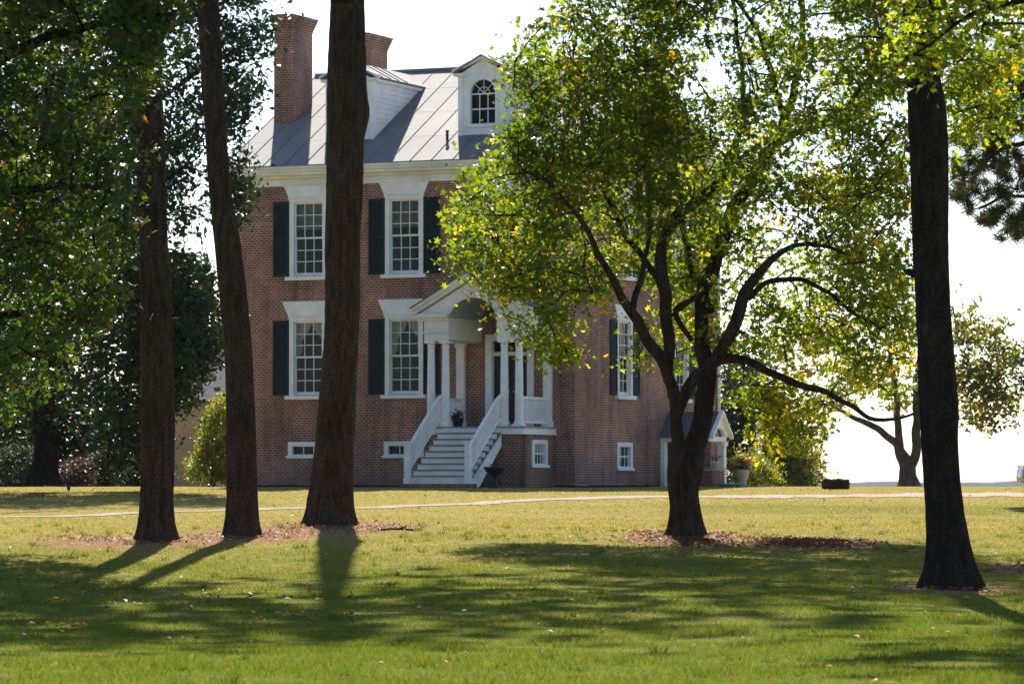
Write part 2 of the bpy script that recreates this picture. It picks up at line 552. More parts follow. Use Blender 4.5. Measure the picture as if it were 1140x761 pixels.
def wall(name, fn, a0, a1, z0, z1, holes, mat, parent, depth=.32):
    """brick wall with real openings; fn(a, inward, z) -> local point"""
    us = sorted({a0, a1, *[h[0] for h in holes], *[h[1] for h in holes]})
    zs = sorted({z0, z1, *[h[2] for h in holes], *[h[3] for h in holes]})
    mb = MB()
    for i in range(len(us) - 1):
        for j in range(len(zs) - 1):
            uc, zc = (us[i] + us[i + 1]) / 2, (zs[j] + zs[j + 1]) / 2
            if any(h[0] < uc < h[1] and h[2] < zc < h[3] for h in holes): continue
            mb.add([fn(us[i], 0, zs[j]), fn(us[i + 1], 0, zs[j]), fn(us[i + 1], 0, zs[j + 1]), fn(us[i], 0, zs[j + 1])], [(0, 1, 2, 3)])
    for h in holes:
        c = [(h[0], h[2]), (h[1], h[2]), (h[1], h[3]), (h[0], h[3])]
        for k in range(4):
            p, q = c[k], c[(k + 1) % 4]
            mb.add([fn(p[0], 0, p[1]), fn(q[0], 0, q[1]), fn(q[0], depth, q[1]), fn(p[0], depth, p[1])], [(0, 1, 2, 3)])
    return mb.build(name, mat, parent)


FR = lambda a, d, z: (a, d, z)            # front wall, inward is +y
SD = lambda a, d, z: (-d, a, z)           # right side wall, inward is -x
LF = lambda a, d, z: (-W + d, a, z)
BK = lambda a, d, z: (a, D - d, z)
PC = -2.35                                 # porch axis
DC = -2.19                                 # entrance axis
BAYS = (-9.21, -5.825, -2.42)
SBAYS = (4.1, 9.11)
Z1, Z2 = 2.75, 6.55                        # sill bottoms of the two storeys
WH, WW = 2.63, .67
holes = [(u - WW, u + WW, Z2, Z2 + WH) for u in BAYS] + [(u - WW, u + WW, Z1, Z1 + WH) for u in BAYS[:2]]
holes += [(u - .70, u + .70, .87, 1.40) for u in BAYS[:2]] + [(DC - .82, DC + .82, 1.81, 4.72)]
wall('front_wall', FR, -W, 0, -.6, 9.98, holes, M['brick_front'], house)
holes = [(b - WW, b + WW, z, z + WH) for b in SBAYS for z in (Z1, Z2)] + [(3.45, 4.75, .48, 1.38), (7.60, 8.40, -.3, 1.43)]
wall('side_wall', SD, 0, D, -.6, 9.98, holes, M['brick_side'], house)
wall('side_wall', LF, 0, D, -.6, 9.98, [], M['brick_front'], house)
wall('back_wall', BK, -W, 0, -.6, 9.98, [], M['brick_front'], house)
EV, SL, OH = 10.2, .534, .5                # eave height, roof slope, overhang
RZ = EV + SL * (D / 2 + OH)                # ridge
for x0, x1 in ((-W, -W + .3), (-.3, 0)):
    MB().prism([(0, 9.98), (D, 9.98), (D, 10.35), (D / 2, RZ - .2), (0, 10.35)], 'x', x0, x1).build('gable_wall', M['brick_front'], house)
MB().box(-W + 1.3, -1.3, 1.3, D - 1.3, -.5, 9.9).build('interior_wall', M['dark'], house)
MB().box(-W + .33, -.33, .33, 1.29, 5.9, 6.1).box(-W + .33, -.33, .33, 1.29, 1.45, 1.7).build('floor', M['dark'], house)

# cornice along the front, returned a little round the corners
mb = MB()
for z0, z1, d in ((9.57, 9.80, .05), (9.802, 9.90, .16), (9.902, 10.00, .34), (10.002, 10.09, .42), (10.092, 10.165, .49)):
    mb.box(-W - d * .55, d * .55, -d, .0, z0, z1)
mb.build('cornice', M['cream'], house)
mb = MB()
for z0, z1, d in ((9.57, 9.80, .05), (9.802, 9.90, .16), (9.902, 10.00, .34), (10.002, 10.09, .42), (10.092, 10.165, .49)):
    mb.box(-W - d * .55, d * .55, D, D + d, z0, z1)
mb.build('cornice', M['cream'], house)
for x0, x1 in ((-W - .24, -W - .03), (.03, .24)):
    for s in (0, 1):
        mb = MB()
        y0, y1 = (-OH + .02, D / 2) if s == 0 else (D + OH - .02, D / 2)
        mb.prism([(y0, EV - .30), (y1, RZ - .34), (y1, RZ - .13), (y0, EV - .09)], 'x', x0, x1)
        mb.build('rake_board', M['cream'], house)

# roof: two slopes with standing seams
mb = MB()
t = .09
mb.prism([(-OH, EV - t + .06), (D / 2, RZ - t), (D + OH, EV - t + .06), (D + OH, EV), (D / 2, RZ), (-OH, EV)], 'x', -W - .3, .3)
x = -W - .28
while x < .3:
    for s in (0, 1):
        y0, y1 = (-OH - .01, D / 2) if s == 0 else (D + OH + .01, D / 2)
        mb.prism([(y0, EV - .005), (y1, RZ - .005), (y1, RZ + .02), (y0, EV + .02)], 'x', x - .008, x + .008)
    x += .742
for k, yy in enumerate((1.25, 3.05, 4.85)):       # lapped sheet joints
    z = EV + SL * (yy + OH)
    mb.prism([(yy, z - .01), (yy + .05, z + SL * .05 - .01), (yy + .05, z + SL * .05 + .002), (yy, z + .004)], 'x', -W - .29, .29)
mb.box(-W - .3, .3, D / 2 - .09, D / 2 + .09, RZ - .03, RZ + .055)
roof = mb.build('roof', M['tin'], house)


def roof_z(b): return EV + SL * (b + OH)


def chimney(y0, y1, h):
    x0, x1 = -W + .03, -W + .66
    mb = MB().box(x0, x1, y0, y1, 8.5, h - .46)
    for k in range(6):
        d = .018 + .026 * k
        mb.box(x0 - d, x1 + d, y0 - d, y1 + d, h - .46 + .002 + k * .075, h - .46 + (k + 1) * .075)
    mb.box(x0 + .02, x1 - .02, y0 + .06, y1 - .06, h - .012, h + .04)
    o = mb.build('chimney', M['brick_front'], roof)
    z0 = roof_z(min(y0, D - y0) if y0 < D / 2 else D - y1)
    return o


chimney(2.57, 4.12, 15.44)
chimney(8.35, 9.9, 15.44)
# thin iron snow rail at the left end of the roof
mb = MB()
for k in range(5):
    mb.tube([(-W - .2 + .001, .1 + k * .28, roof_z(.1 + k * .28)), (-W - .2, .1 + k * .28, roof_z(.1 + k * .28) + .42)], .012, 5)
mb.tube([(-W - .2, .1, roof_z(.1) + .42), (-W - .2, 1.22, roof_z(1.22) + .42)], .012, 5)
mb.build('roof_rail', M['iron'], roof)
MB().lathe([(.045, roof_z(.9) - .1), (.045, roof_z(.9) + .26), (.06, roof_z(.9) + .262), (.06, roof_z(.9) + .3)], -4.75, .9, 10).build('vent_pipe', M['iron'], roof)


# windows -------------------------------------------------------------
def window_proto(curtain):
    """nine over nine sash; local x along the wall, +y inward, z up from the sill bottom"""
    mb = MB()
    gx, g0, g1 = .485, .24, 2.46
    mb.box(-WW + .002, -gx - .03, -.03, .14, .12, WH - .002).box(gx + .03, WW - .002, -.03, .14, .12, WH - .002)
    mb.box(-gx - .03, gx + .03, -.03, .14, g1 + .03, WH - .002)
    mb.box(-WW - .03, WW + .03, -.055, -.031, WH - .06, WH - .003)
    o = mb.build('window', M['white'], house)
    sb = MB().box(-.78, .78, -.12, .15, .002, .118).build('sill', M['white'], o)
    mid = (g0 + g1) / 2
    for (z0, z1, y) in ((mid - .03, g1 + .03, .05), (g0 - .1, mid + .03, .09)):
        s = MB()
        s.box(-gx - .03, -gx + .025, y, y + .035, z0, z1).box(gx - .025, gx + .03, y, y + .035, z0, z1)
        s.box(-gx + .025, gx - .025, y, y + .035, z1 - .055, z1).box(-gx + .025, gx - .025, y, y + .035, z0, z0 + (.055 if y < .08 else .10))
        zz0, zz1 = z0 + (.055 if y < .08 else .10), z1 - .055
        for k in (1, 2):
            xx = -gx + .025 + (2 * gx - .05) * k / 3
            s.box(xx - .012, xx + .012, y + .004, y + .03, zz0, zz1)
        for k in (1, 2):
            zz = zz0 + (zz1 - zz0) * k / 3
            for j in range(3):
                xa = -gx + .025 + (2 * gx - .05) * j / 3 + (.012 if j else 0)
                xb = -gx + .025 + (2 * gx - .05) * (j + 1) / 3 - (.012 if j < 2 else 0)
                s.box(xa, xb, y + .004, y + .03, zz - .012, zz + .012)
        s.build('sash', M['white'], o)
    for z0, z1, y in ((mid, g1, .068), (g0, mid, .108)):
        MB().add([(-gx, y, z0), (gx, y, z0), (gx, y, z1), (-gx, y, z1)], [(0, 1, 2, 3)]).build('pane', M['glass'], o)
    if not curtain:
        MB().box(-gx - .02, gx + .02, .20, .21, 1.62, g1 + .06).build('blind', M['blind'], o)
    if curtain:
        n = 40
        for sgn in (-1, 1):
            c = MB()
            vs = []
            for i in range(n + 1):
                for j in range(9):
                    a, tt = i / n, j / 8
                    # swag: wide at the head, gathered to the jamb lower down
                    wd = .62 - .36 * min(1, (tt / .62)) ** 1.6
                    x = sgn * (gx + .12 - a * wd)
                    z = g1 + .05 - tt * (1.0 if sgn < 0 else .92) * (1.25 - .25 * a)
                    vs.append((x, .24 + .025 * math.sin(a * 26 + tt * 2), z))
            fs = [(i * 9 + j, (i + 1) * 9 + j, (i + 1) * 9 + j + 1, i * 9 + j + 1) for i in range(n) for j in range(8)]
            c.add(vs, fs)
            c.build('curtain', M['curtain'], o, True)
    for sgn in (-1, 1):
        sh = MB()
        xa, xb = sorted((sgn * .685, sgn * 1.235))
        z0, z1 = .13, 2.52
        sh.box(xa, xa + .06, -.055, -.012, z0, z1).box(xb - .06, xb, -.055, -.012, z0, z1)
        for zz, h in ((z0, .1), ((z0 + z1) / 2 - .05, .1), (z1 - .09, .09)):
            sh.box(xa + .06, xb - .06, -.055, -.012, zz, zz + h)
        for lo, hi in ((z0 + .1, (z0 + z1) / 2 - .05), ((z0 + z1) / 2 + .05, z1 - .09)):
            k = 18
            for i in range(k):
                zz = lo + (hi - lo) * (i + .5) / k
                sh.prism([(-.05, zz - .035), (-.044, zz - .035), (-.016, zz + .028), (-.022, zz + .028)], 'x', xa + .06, xb - .06)
        sh.box(xa + .06, xb - .06, -.0115, -.008, z0 + .1, z1 - .09)
        so_ = sh.build('shutter', M['shutter'], o)
        hg = MB()
        for zz in (z0 + .22, z1 - .22):
            hg.box(sgn * .685 - .03, sgn * .685 + .03, -.068, -.056, zz - .03, zz + .03)
        hgo = hg
    return o


wA = window_proto(False)
wB = window_proto(True)
wA.location = (BAYS[0], 0, Z2)
wB.location = (BAYS[0], 0, Z1)
for u in BAYS[1:]:
    c = copy_tree(wA, house); c.location = (u, 0, Z2)
c = copy_tree(wB, house); c.location = (BAYS[1], 0, Z1)
for b in SBAYS:
    for src, z in ((wA, Z2), (wB, Z1)):
        c = copy_tree(src, house); c.location = (0, b, z); c.rotation_euler = (0, 0, R(90))

# flared white lintels
mb0 = []
for u in BAYS:
    z0 = Z2 + WH
    mb0.append(MB().prism([(u - WW - .015, z0 + .004), (u + WW + .015, z0 + .004), (u + WW + .19, 9.566), (u - WW - .19, 9.566)], 'y', -.05, .02))
for u in BAYS[:2]:
    z0 = Z1 + WH
    mb0.append(MB().prism([(u - WW - .015, z0 + .004), (u + WW + .015, z0 + .004), (u + WW + .24, z0 + .50), (u - WW - .24, z0 + .50)], 'y', -.05, .02))
for b in SBAYS:
    for z0 in (Z1 + WH, Z2 + WH):
        mb0.append(MB().prism([(b - WW - .015, z0 + .004), (b + WW + .015, z0 + .004), (b + WW + .22, z0 + .37), (b - WW - .22, z0 + .37)], 'x', -.02, .05))
for k in mb0: k.build('lintel', M['white'], house)


def basement_window(w, h, bars):
    mb = MB()
    mb.box(-w, -w + .16, -.035, .12, .002, h - .002).box(w - .16, w, -.035, .12, .002, h - .002)
    mb.box(-w + .16, w - .16, -.035, .12, h - .13, h - .002)
    mb.box(-w - .05, w + .05, -.08, -.036, .004, .09).box(-w + .16, w - .16, -.035, .12, .002, .11)
    o = mb.build('basement_window', M['white'], house)
    s = MB()
    for k in range(1, bars + 1):
        xx = -w + .16 + (2 * w - .32) * k / (bars + 1)
        s.box(xx - .014, xx + .014, .05, .075, .11, h - .13)
    if h > .7:
        s.box(-w + .16, w - .16, .045, .08, h / 2 - .025, h / 2 + .025)
    s.box(-w + .155, w - .155, .046, .079, .10, .13).box(-w + .155, w - .155, .046, .079, h - .15, h - .12)
    s.build('sash', M['white'], o)
    MB().add([(-w + .16, .09, .11), (w - .16, .09, .11), (w - .16, .09, h - .13), (-w + .16, .09, h - .13)], [(0, 1, 2, 3)]).build('pane', M['glass'], o)
    return o


bw = basement_window(.697, .526, 2)
bw.location = (BAYS[0], 0, .872)
c = copy_tree(bw, house); c.location = (BAYS[1], 0, .872)
bs = basement_window(.645, .895, 2)
bs.location = (0, 4.1, .483); bs.rotation_euler = (0, 0, R(90))
# dormers ---------------------------------------------------------------
def dormer():
    """local x along the facade, y from the front face backwards, z from the house base"""
    w = .835
    y0 = 1.2
    zb = roof_z(y0) - .12
    ze = 12.98
    mb = MB()
    n = 24
    aw, az0, az1 = .43, 11.42, 12.42           # arched opening
    arc = [(aw * math.cos(math.pi * k / n), az1 + aw * math.sin(math.pi * k / n)) for k in range(n + 1)]
    # front face round the arch, as quads between arch and outer border
    def border(p):
        a = math.atan2(p[1] - az1, p[0])
        cx, cz = math.cos(a), math.sin(a)
        s = min(w / abs(cx) if abs(cx) > 1e-6 else 9e9, (ze + .05 - az1) / cz if cz > 1e-6 else 9e9)
        return (cx * s, az1 + cz * s)
    for k in range(n):
        p, q = arc[k], arc[k + 1]
        P_, Q_ = border(p), border(q)
        vs = [(p[0], y0, p[1]), (P_[0], y0, P_[1]), (Q_[0], y0, Q_[1]), (q[0], y0, q[1])]
        mb.add(vs, [(0, 1, 2, 3)])
        if abs(P_[0]) > w - 1e-6 and Q_[1] > ze + .049 or (P_[1] > ze + .049 and abs(Q_[0]) > w - 1e-6):
            cxr = w if P_[0] > 0 else -w
            mb.add([(P_[0], y0, P_[1]), (cxr, y0, ze + .05), (Q_[0], y0, Q_[1])], [(0, 1, 2)])
        mb.add([(p[0], y0, p[1]), (q[0], y0, q[1]), (q[0], y0 + .12, q[1]), (p[0], y0 + .12, p[1])], [(0, 1, 2, 3)])
    for s in (-1, 1):
        xa, xb = sorted((s * aw, s * w))
        mb.add([(xa, y0, zb), (xb, y0, zb), (xb, y0, az1), (xa, y0, az1)], [(0, 1, 2, 3)])
        mb.add([(s * aw, y0, az0), (s * aw, y0, az1), (s * aw, y0 + .12, az1), (s * aw, y0 + .12, az0)], [(0, 1, 2, 3)])
    mb.add([(-aw, y0, zb), (aw, y0, zb), (aw, y0, az0), (-aw, y0, az0)], [(0, 1, 2, 3)])
    o = mb.build('dormer', M['white'], house)
    t = MB()                                     # corner boards, casing, cornice, pediment
    for s in (-1, 1):
        xa, xb = sorted((s * (w - .14), s * (w + .02)))
        t.box(xa, xb, y0 - .035, y0 + .1, zb, ze)
        xa, xb = sorted((s * aw, s * (aw + .09)))
        t.box(xa, xb, y0 - .03, y0 - .002, az0, az1)
    for k in range(n):
        a0, a1 = math.pi * k / n, math.pi * (k + 1) / n
        q = [(r * math.cos(a), az1 + r * math.sin(a)) for r, a in ((aw, a0), (aw + .09, a0), (aw + .09, a1), (aw, a1))]
        t.prism(q, 'y', y0 - .03, y0 - .002)
    t.box(-aw - .14, aw + .14, y0 - .07, y0 + .1, az0 - .08, az0 - .002)
    for s in (-1, 1):                             # cornice returns each side of the arch
        xa, xb = sorted((s * .56, s * (w + .15)))
        t.box(xa, xb, y0 - .13, y0 + .12, ze, ze + .09)
        # raking cornice
        t.prism([(s * (w + .19), ze + .09), (s * (w + .19), ze + .19), (0, ze + .64), (0, ze + .52)], 'y', y0 - .16, y0 + .04)
    t.prism([(-w, ze + .05), (w, ze + .05), (0, ze + .52)], 'y', y0 - .02, y0 + .06)
    t.build('pediment', M['white'], o)
    # clapboard cheeks, following the slope
    for s in (-1, 1):
        c = MB()
        z = zb
        while z < ze - .01:
            z1 = min(z + .165, ze)
            def back(zz): return (zz - EV) / SL - OH + .05
            x0 = s * (w - .001); x1 = s * (w - .03); xo = s * (w + .018)
            c.add([(xo, y0, z), (xo, back(z), z), (x0, back(z1), z1), (x0, y0, z1), (x1, y0, z), (x1, back(z), z)],
                  [(0, 1, 2, 3), (0, 4, 5, 1)])
            z = z1
        c.build('cheek', M['white'], o)
    for s in (-1, 1):
        xa, xb = sorted((s * (w - .02), s * (w + .10)))
        MB().prism([(y0 + .101, ze - .03), ((ze - EV) / SL - OH + .05, ze - .03), ((ze - EV) / SL - OH + .12, ze + .07), (y0 + .101, ze + .07)], 'x', xa, xb).build('eave_board', M['white'], o)
    # roof of the dormer
    rf = MB()
    for s in (-1, 1):
        zr, zl = ze + .66, ze + .13
        yb_r = (zr - EV) / SL - OH + .1; yb_l = (zl - .02 - EV) / SL - OH + .1
        xo = s * (w + .13)
        rf.add([(0, y0 - .2, zr), (xo, y0 - .2, zl), (xo, yb_l, zl), (0, yb_r, zr),
                (0, y0 - .2, zr - .05), (xo, y0 - .2, zl - .05), (xo, yb_l, zl - .05), (0, yb_r, zr - .05)],
               [(0, 1, 2, 3), (4, 7, 6, 5), (0, 4, 5, 1), (1, 5, 6, 2)])
        for k in range(1, 5):
            yy = y0 - .2 + k * .62
            f = 1.0
            rf.add([(0, yy, zr), (xo * f, yy, zl), (xo * f, yy + .025, zl), (0, yy + .025, zr), (0, yy, zr + .03), (xo * f, yy, zl + .03), (xo * f, yy + .025, zl + .03), (0, yy + .025, zr + .03)],
                   [(0, 1, 5, 4), (4, 5, 6, 7), (2, 3, 7, 6), (1, 2, 6, 5)])
    rf.build('dormer_roof', M['tin'], o)
    s = MB()
    for k in (1, 2):
        xx = -aw + 2 * aw * k / 3
        s.box(xx - .012, xx + .012, y0 + .05, y0 + .08, az0, az1)
    for zz in (az0 + .02, (az0 + az1) / 2, az1 - .02):
        s.box(-aw, aw, y0 + .045, y0 + .085, zz - .02, zz + .02)
    for a in (45, 90, 135):
        s.tube([(.0, y0 + .065, az1), (aw * math.cos(R(a)), y0 + .065, az1 + aw * math.sin(R(a)))], .012, 4)
    ring = [(.2 * math.cos(math.pi * k / 12), y0 + .065, az1 + .2 * math.sin(math.pi * k / 12)) for k in range(13)]
    s.tube(ring, .012, 4)
    s.build('sash', M['white'], o)
    MB().add([(p[0], y0 + .095, p[1]) for p in arc] + [(-aw, y0 + .095, az0), (aw, y0 + .095, az0)], [tuple(range(n + 3))]).build('pane', M['glass'], o)
    MB().box(-w + .05, w - .05, y0 + .9, y0 + .95, zb, ze).build('backing', M['dark'], o)
    return o


dm = dormer()
dm.location = (-8.33, 0, 0)
c = copy_tree(dm, house); c.location = (-3.64, 0, 0)

# front porch ---------------------------------------------------------------
FZ = 1.81
mb = MB()
mb.box(PC - 1.78, PC + 1.78, -2.62, -.004, FZ - .05, FZ)
porch = mb.build('porch', M['wood'], house)
MB().box(PC - 1.74, PC + 1.74, -2.58, -.005, FZ - .24, FZ - .052).build('fascia', M['white'], porch)
fnd = wall('foundation', lambda a, d, z: (PC + 1.63 - d, a, z), -2.42, -.003, -.5, FZ - .242, [(-1.72, -.5, .55, 1.42)], M['brick_side'], porch)
MB().box(PC - 1.63, PC + 1.63, -2.42, -2.2, -.5, FZ - .242).build('foundation', M['brick_front'], porch)
MB().box(PC - 1.63, PC - 1.4, -2.2, -.003, -.5, FZ - .242).build('foundation', M['brick_front'], porch)
MB().box(PC + .6, PC + .7, -2.15, -.05, -.5, FZ - .26).build('foundation', M['dark'], porch)  # dark backing sheet behind the side window, unlit hollow painted in
pw = basement_window(.60, .86, 3)
pw.location = (PC + 1.63, -1.11, .555); pw.rotation_euler = (0, 0, R(90))
MB().add([(-.44, .12, .4), (.44, .12, .4), (.44, .12, .73), (-.44, .12, .73)], [(0, 1, 2, 3)]).add([(-.44, .13, .11), (-.1, .13, .11), (-.1, .13, .4), (-.44, .13, .4)], [(0, 1, 2, 3)]).build('curtain', M['curtain'], pw)

CT = 4.44


def column_mb():
    m_ = MB()
    m_.box(-.17, .17, -.17, .17, 0, .07)
    prof = [(.165, .072), (.172, .10), (.165, .13), (.142, .15), (.135, .19)]
    H = CT - FZ
    for k in range(9):
        t = k / 8
        prof.append((.132 - .026 * t ** 1.6, .2 + t * (H - .2 - .2)))
    prof += [(.125, H - .19), (.125, H - .16), (.108, H - .155), (.11, H - .10), (.15, H - .07)]
    m_.lathe(prof, 0, 0, 20)
    m_.box(-.165, .165, -.165, .165, H - .068, H - .002)
    return m_


c0 = None
for u in (PC - 1.475, PC - .985, PC + .985, PC + 1.475):
    if c0 is None:
        c0 = column_mb().build('column', M['white'], porch)
    else:
        c0 = c0.copy(); COL.objects.link(c0)
    c0.location = (u, -2.3, FZ)
for u in (PC - 1.475, PC + 1.475):
    m_ = MB().box(u - .13, u + .13, -.16, -.003, FZ + .19, CT - .12).box(u - .17, u + .17, -.2, -.003, FZ + .002, FZ + .188).box(u - .165, u + .165, -.2, -.003, CT - .118, CT - .002)
    m_.build('pilaster', M['white'], porch)
mb = MB()
for s in (-1, 1):
    for z0, z1, a, b_, f in ((CT, CT + .24, .80, 1.64, -2.46), (CT + .242, CT + .29, .80, 1.68, -2.50), (CT + .292, CT + .62, .80, 1.645, -2.465),
                             (CT + .622, CT + .71, .80, 1.73, -2.55), (CT + .712, CT + .83, .80, 1.86, -2.68)):
        xa, xb = sorted((PC + s * a, PC + s * b_))
        mb.box(xa, xb, f, -.004, z0, z1)
mb.build('entablature', M['cream'], porch)
# pediment with the barrel arch cut through it
VR, VZ = .83, 4.92
n = 28
arc = [(PC + VR * math.cos(math.pi * k / n), VZ + VR * math.sin(math.pi * k / n)) for k in range(n + 1)]
zb, za, xe = CT + .832, 6.30, 1.80
mb = MB()
for k in range(n):
    p, q = arc[k], arc[k + 1]
    def top(x): return zb + (za - zb) * (1 - abs(x - PC) / xe)
    lo_p, lo_q = max(p[1], zb), max(q[1], zb)
    if max(lo_p, lo_q) >= top(p[0]) : continue
    mb.prism([(p[0], lo_p), (p[0], top(p[0])), (q[0], top(q[0])), (q[0], lo_q)], 'y', -2.47, -2.33)
for s in (-1, 1):
    mb.prism([(PC + s * VR, zb), (PC + s * xe, zb + .01), (PC + s * VR, top(PC + s * VR))], 'y', -2.47, -2.33)
    # raking cornice
    for d, (o0, o1) in ((.0, (.0, .11)), (.09, (.11, .24))):
        mb.prism([(PC + s * (xe + .16), zb - .04 + o0), (PC + s * (xe + .16), zb - .04 + o1), (PC, za + .05 + o1), (PC, za + .05 + o0)], 'y', -2.62 - d, -2.35)
mb.build('pediment', M['cream'], porch)
mb = MB()
for k in range(n):
    p, q = arc[k], arc[k + 1]
    mb.add([(p[0], -2.475, p[1]), (q[0], -2.475, q[1]), (q[0], -.006, q[1]), (p[0], -.006, p[1])], [(0, 3, 2, 1)])
for s in (-1, 1):
    x = PC + s * (.797)
    xa, xb = sorted((x, PC + s * .80 - s * .0))
    mb.add([(x, -2.46, CT - .001), (x, -.006, CT - .001), (PC + s * VR, -.006, VZ), (PC + s * VR, -2.475, VZ)], [(0, 1, 2, 3)])
mb.build('vault', M['vault'], porch, True)
mb = MB()
for s in (-1, 1):
    xo, zo = PC + s * (xe + .2), zb + .20
    mb.add([(PC, -2.74, za + .31), (xo, -2.74, zo), (xo, -.01, zo), (PC, -.01, za + .31),
            (PC, -2.74, za + .27), (xo, -2.74, zo - .04), (xo, -.01, zo - .04), (PC, -.01, za + .27)],
           [(0, 1, 2, 3), (4, 7, 6, 5), (0, 4, 5, 1), (1, 5, 6, 2)])
mb.build('porch_roof', M['slate'], porch)
# side balustrades
for s in (-1, 1):
    u = PC + s * 1.475
    mb = MB()
    mb.box(u - .045, u + .045, -2.17, -.17, FZ + .84, FZ + .92).box(u - .03, u + .03, -2.17, -.17, FZ + .10, FZ + .16)
    k = -2.1
    while k < -.2:
        mb.box(u - .018, u + .018, k - .018, k + .018, FZ + .16, FZ + .84)
        k += .105
    mb.build('balustrade', M['white'], porch)
# steps
NR = 9
rise = (FZ - .12) / NR
steps = MB(); risers = MB()
for k in range(NR - 1):
    z = FZ - (k + 1) * rise
    y1 = -2.60 - k * .29
    steps.box(PC - 1.02, PC + 1.02, y1 - .33, y1, z - .045, z)
    risers.box(PC - .99, PC + .99, y1 - .012, y1 + .012, z + .002, z + rise - .052)
risers.box(PC - .99, PC + .99, -2.60 - (NR - 1) * .29 - .012, -2.60 - (NR - 1) * .29 + .012, .05, .12 + rise - .05)
st = steps.build('steps', M['wood'], porch)
risers.build('risers', M['white'], porch)
yl = -2.60 - (NR - 1) * .29
for s in (-1, 1):
    x0 = PC + s * .995
    xa, xb = sorted((x0 - .03, x0 + .03))
    MB().prism([(-2.60, FZ - rise - .42), (-2.60, FZ - rise - .06), (yl, .12 - .02), (yl, -.3), (yl + .3, -.3)], 'x', xa, xb).build('stringer', M['white'], porch)
    ny_ = yl - .10
    MB().box(x0 - .085, x0 + .085, ny_ - .085, ny_ + .085, -.25, 1.30).box(x0 - .12, x0 + .12, ny_ - .12, ny_ + .12, 1.302, 1.35).box(x0 - .1, x0 + .1, ny_ - .1, ny_ + .1, -.25, .25).build('newel', M['white'], porch)
    mb = MB()
    pt = [(x0, -2.46, FZ + .95), (x0, -2.66, FZ + .92), (x0, -3.0, FZ + .76), (x0, ny_ + .08, 1.18)]
    for (o, r) in ((0, .05), (-.74, .035)):
        mb.tube([(p[0], p[1], p[2] + o) for p in pt], r, 6)
    ptz = [(-ny_ - .08, 1.18), (3.0, FZ + .76), (2.66, FZ + .92), (2.4, FZ + .95)]
    k = 2.72
    while k < -ny_ - .15:
        zt = np.interp(k, [2.4, 2.66, 3.0, -ny_ - .08], [FZ + .95, FZ + .92, FZ + .76, 1.18])
        mb.box(x0 - .017, x0 + .017, -k - .017, -k + .017, zt - .74, zt)
        k += .112
    mb.build('handrail', M['white'], porch)
MB().box(PC - .95, PC + .95, yl + .35, -2.45, -.4, .15).build('step_shade_block', M['dark'], porch)  # dark block, shade beneath the treads is put into its colour
MB().box(PC - 1.15, PC + 1.15, yl - .35, yl + .2, -.3, .06).build('step_pad', M['brick_front'], porch)

# entrance door in its white surround
mb = MB()
dz0, dz1 = FZ + .002, 4.718
PORCH_AXIS, PC = PC, DC
for s in (-1, 1):
    xa, xb = sorted((PC + s * .60, PC + s * .818))
    mb.box(xa, xb, -.05, .18, dz0, dz1)
mb.box(PC - .60, PC + .60, -.05, .18, 4.52, dz1).box(PC - .60, PC + .60, .08, .2, 4.05, 4.17)
dr = mb.build('entrance', M['white'], house)
for s in (-1, 1):
    xa, xb = sorted((PC + s * .01, PC + s * .598))
    mb = MB().box(xa, xb, .14, .19, dz0 + .02, 4.045)
    for z0, z1 in ((2.0, 2.6), (2.72, 3.3), (3.42, 3.95)):
        mb.box(xa + .09, xb - .09, .125, .139, z0, z1)
    dd = mb.build('door', M['door'], dr)
    MB().lathe([(.01, 0), (.03, .015), (.03, .035), (.012, .05)], PC + s * .08, .11, 10).build('handle', M['chrome'], dr).location = (0, 0, 2.9)
MB().add([(PC - .6, .15, 4.17), (PC + .6, .15, 4.17), (PC + .6, .15, 4.52), (PC - .6, .15, 4.52)], [(0, 1, 2, 3)]).build('pane', M['glass'], dr)
PC = PORCH_AXIS

# side porch over the basement door -----------------------------------------
sp_b, sp_w, sp_e = 8.0, .70, 1.72
mb = MB().box(.005, sp_e, sp_b - sp_w - .1, sp_b + sp_w + .1, 1.44, 1.60)
sporch = mb.build('side_porch', M['white'], house)
mb = MB()
zr, zl = 2.42, 1.58
for s in (-1, 1):
    yo = sp_b + s * (sp_w + .22)
    rows = 7
    for k in range(rows):
        t0, t1 = k / rows, (k + 1) / rows
        y0_, y1_ = yo + (sp_b - yo) * t0, yo + (sp_b - yo) * t1
        z0_, z1_ = zl + (zr - zl) * t0, zl + (zr - zl) * t1
        mb.add([(.006, y0_, z0_ + .03), (sp_e + .18, y0_, z0_ + .03), (sp_e + .18, y1_, z1_ + .005), (.006, y1_, z1_ + .005),
                (.006, y0_, z0_ - .01), (sp_e + .18, y0_, z0_ - .01), (sp_e + .18, y1_, z1_ - .03), (.006, y1_, z1_ - .03)],
               [(0, 1, 2, 3), (4, 7, 6, 5), (0, 4, 5, 1), (1, 5, 6, 2)])
mb.build('porch_roof', M['slate'], sporch)
n = 20
ar, acz = .46, 1.60
mb = MB()
for k in range(n):
    a0, a1 = math.pi * k / n, math.pi * (k + 1) / n
    p = (sp_b + ar * math.cos(a0), acz + .62 * ar * math.sin(a0)); q = (sp_b + ar * math.cos(a1), acz + .62 * ar * math.sin(a1))
    def top(y): return zr - .05 - (zr - zl) * abs(y - sp_b) / (sp_w + .22)
    mb.prism([p, (p[0], max(top(p[0]), p[1] + .01)), (q[0], max(top(q[0]), q[1] + .01)), q], 'x', sp_e - .06, sp_e + .06)
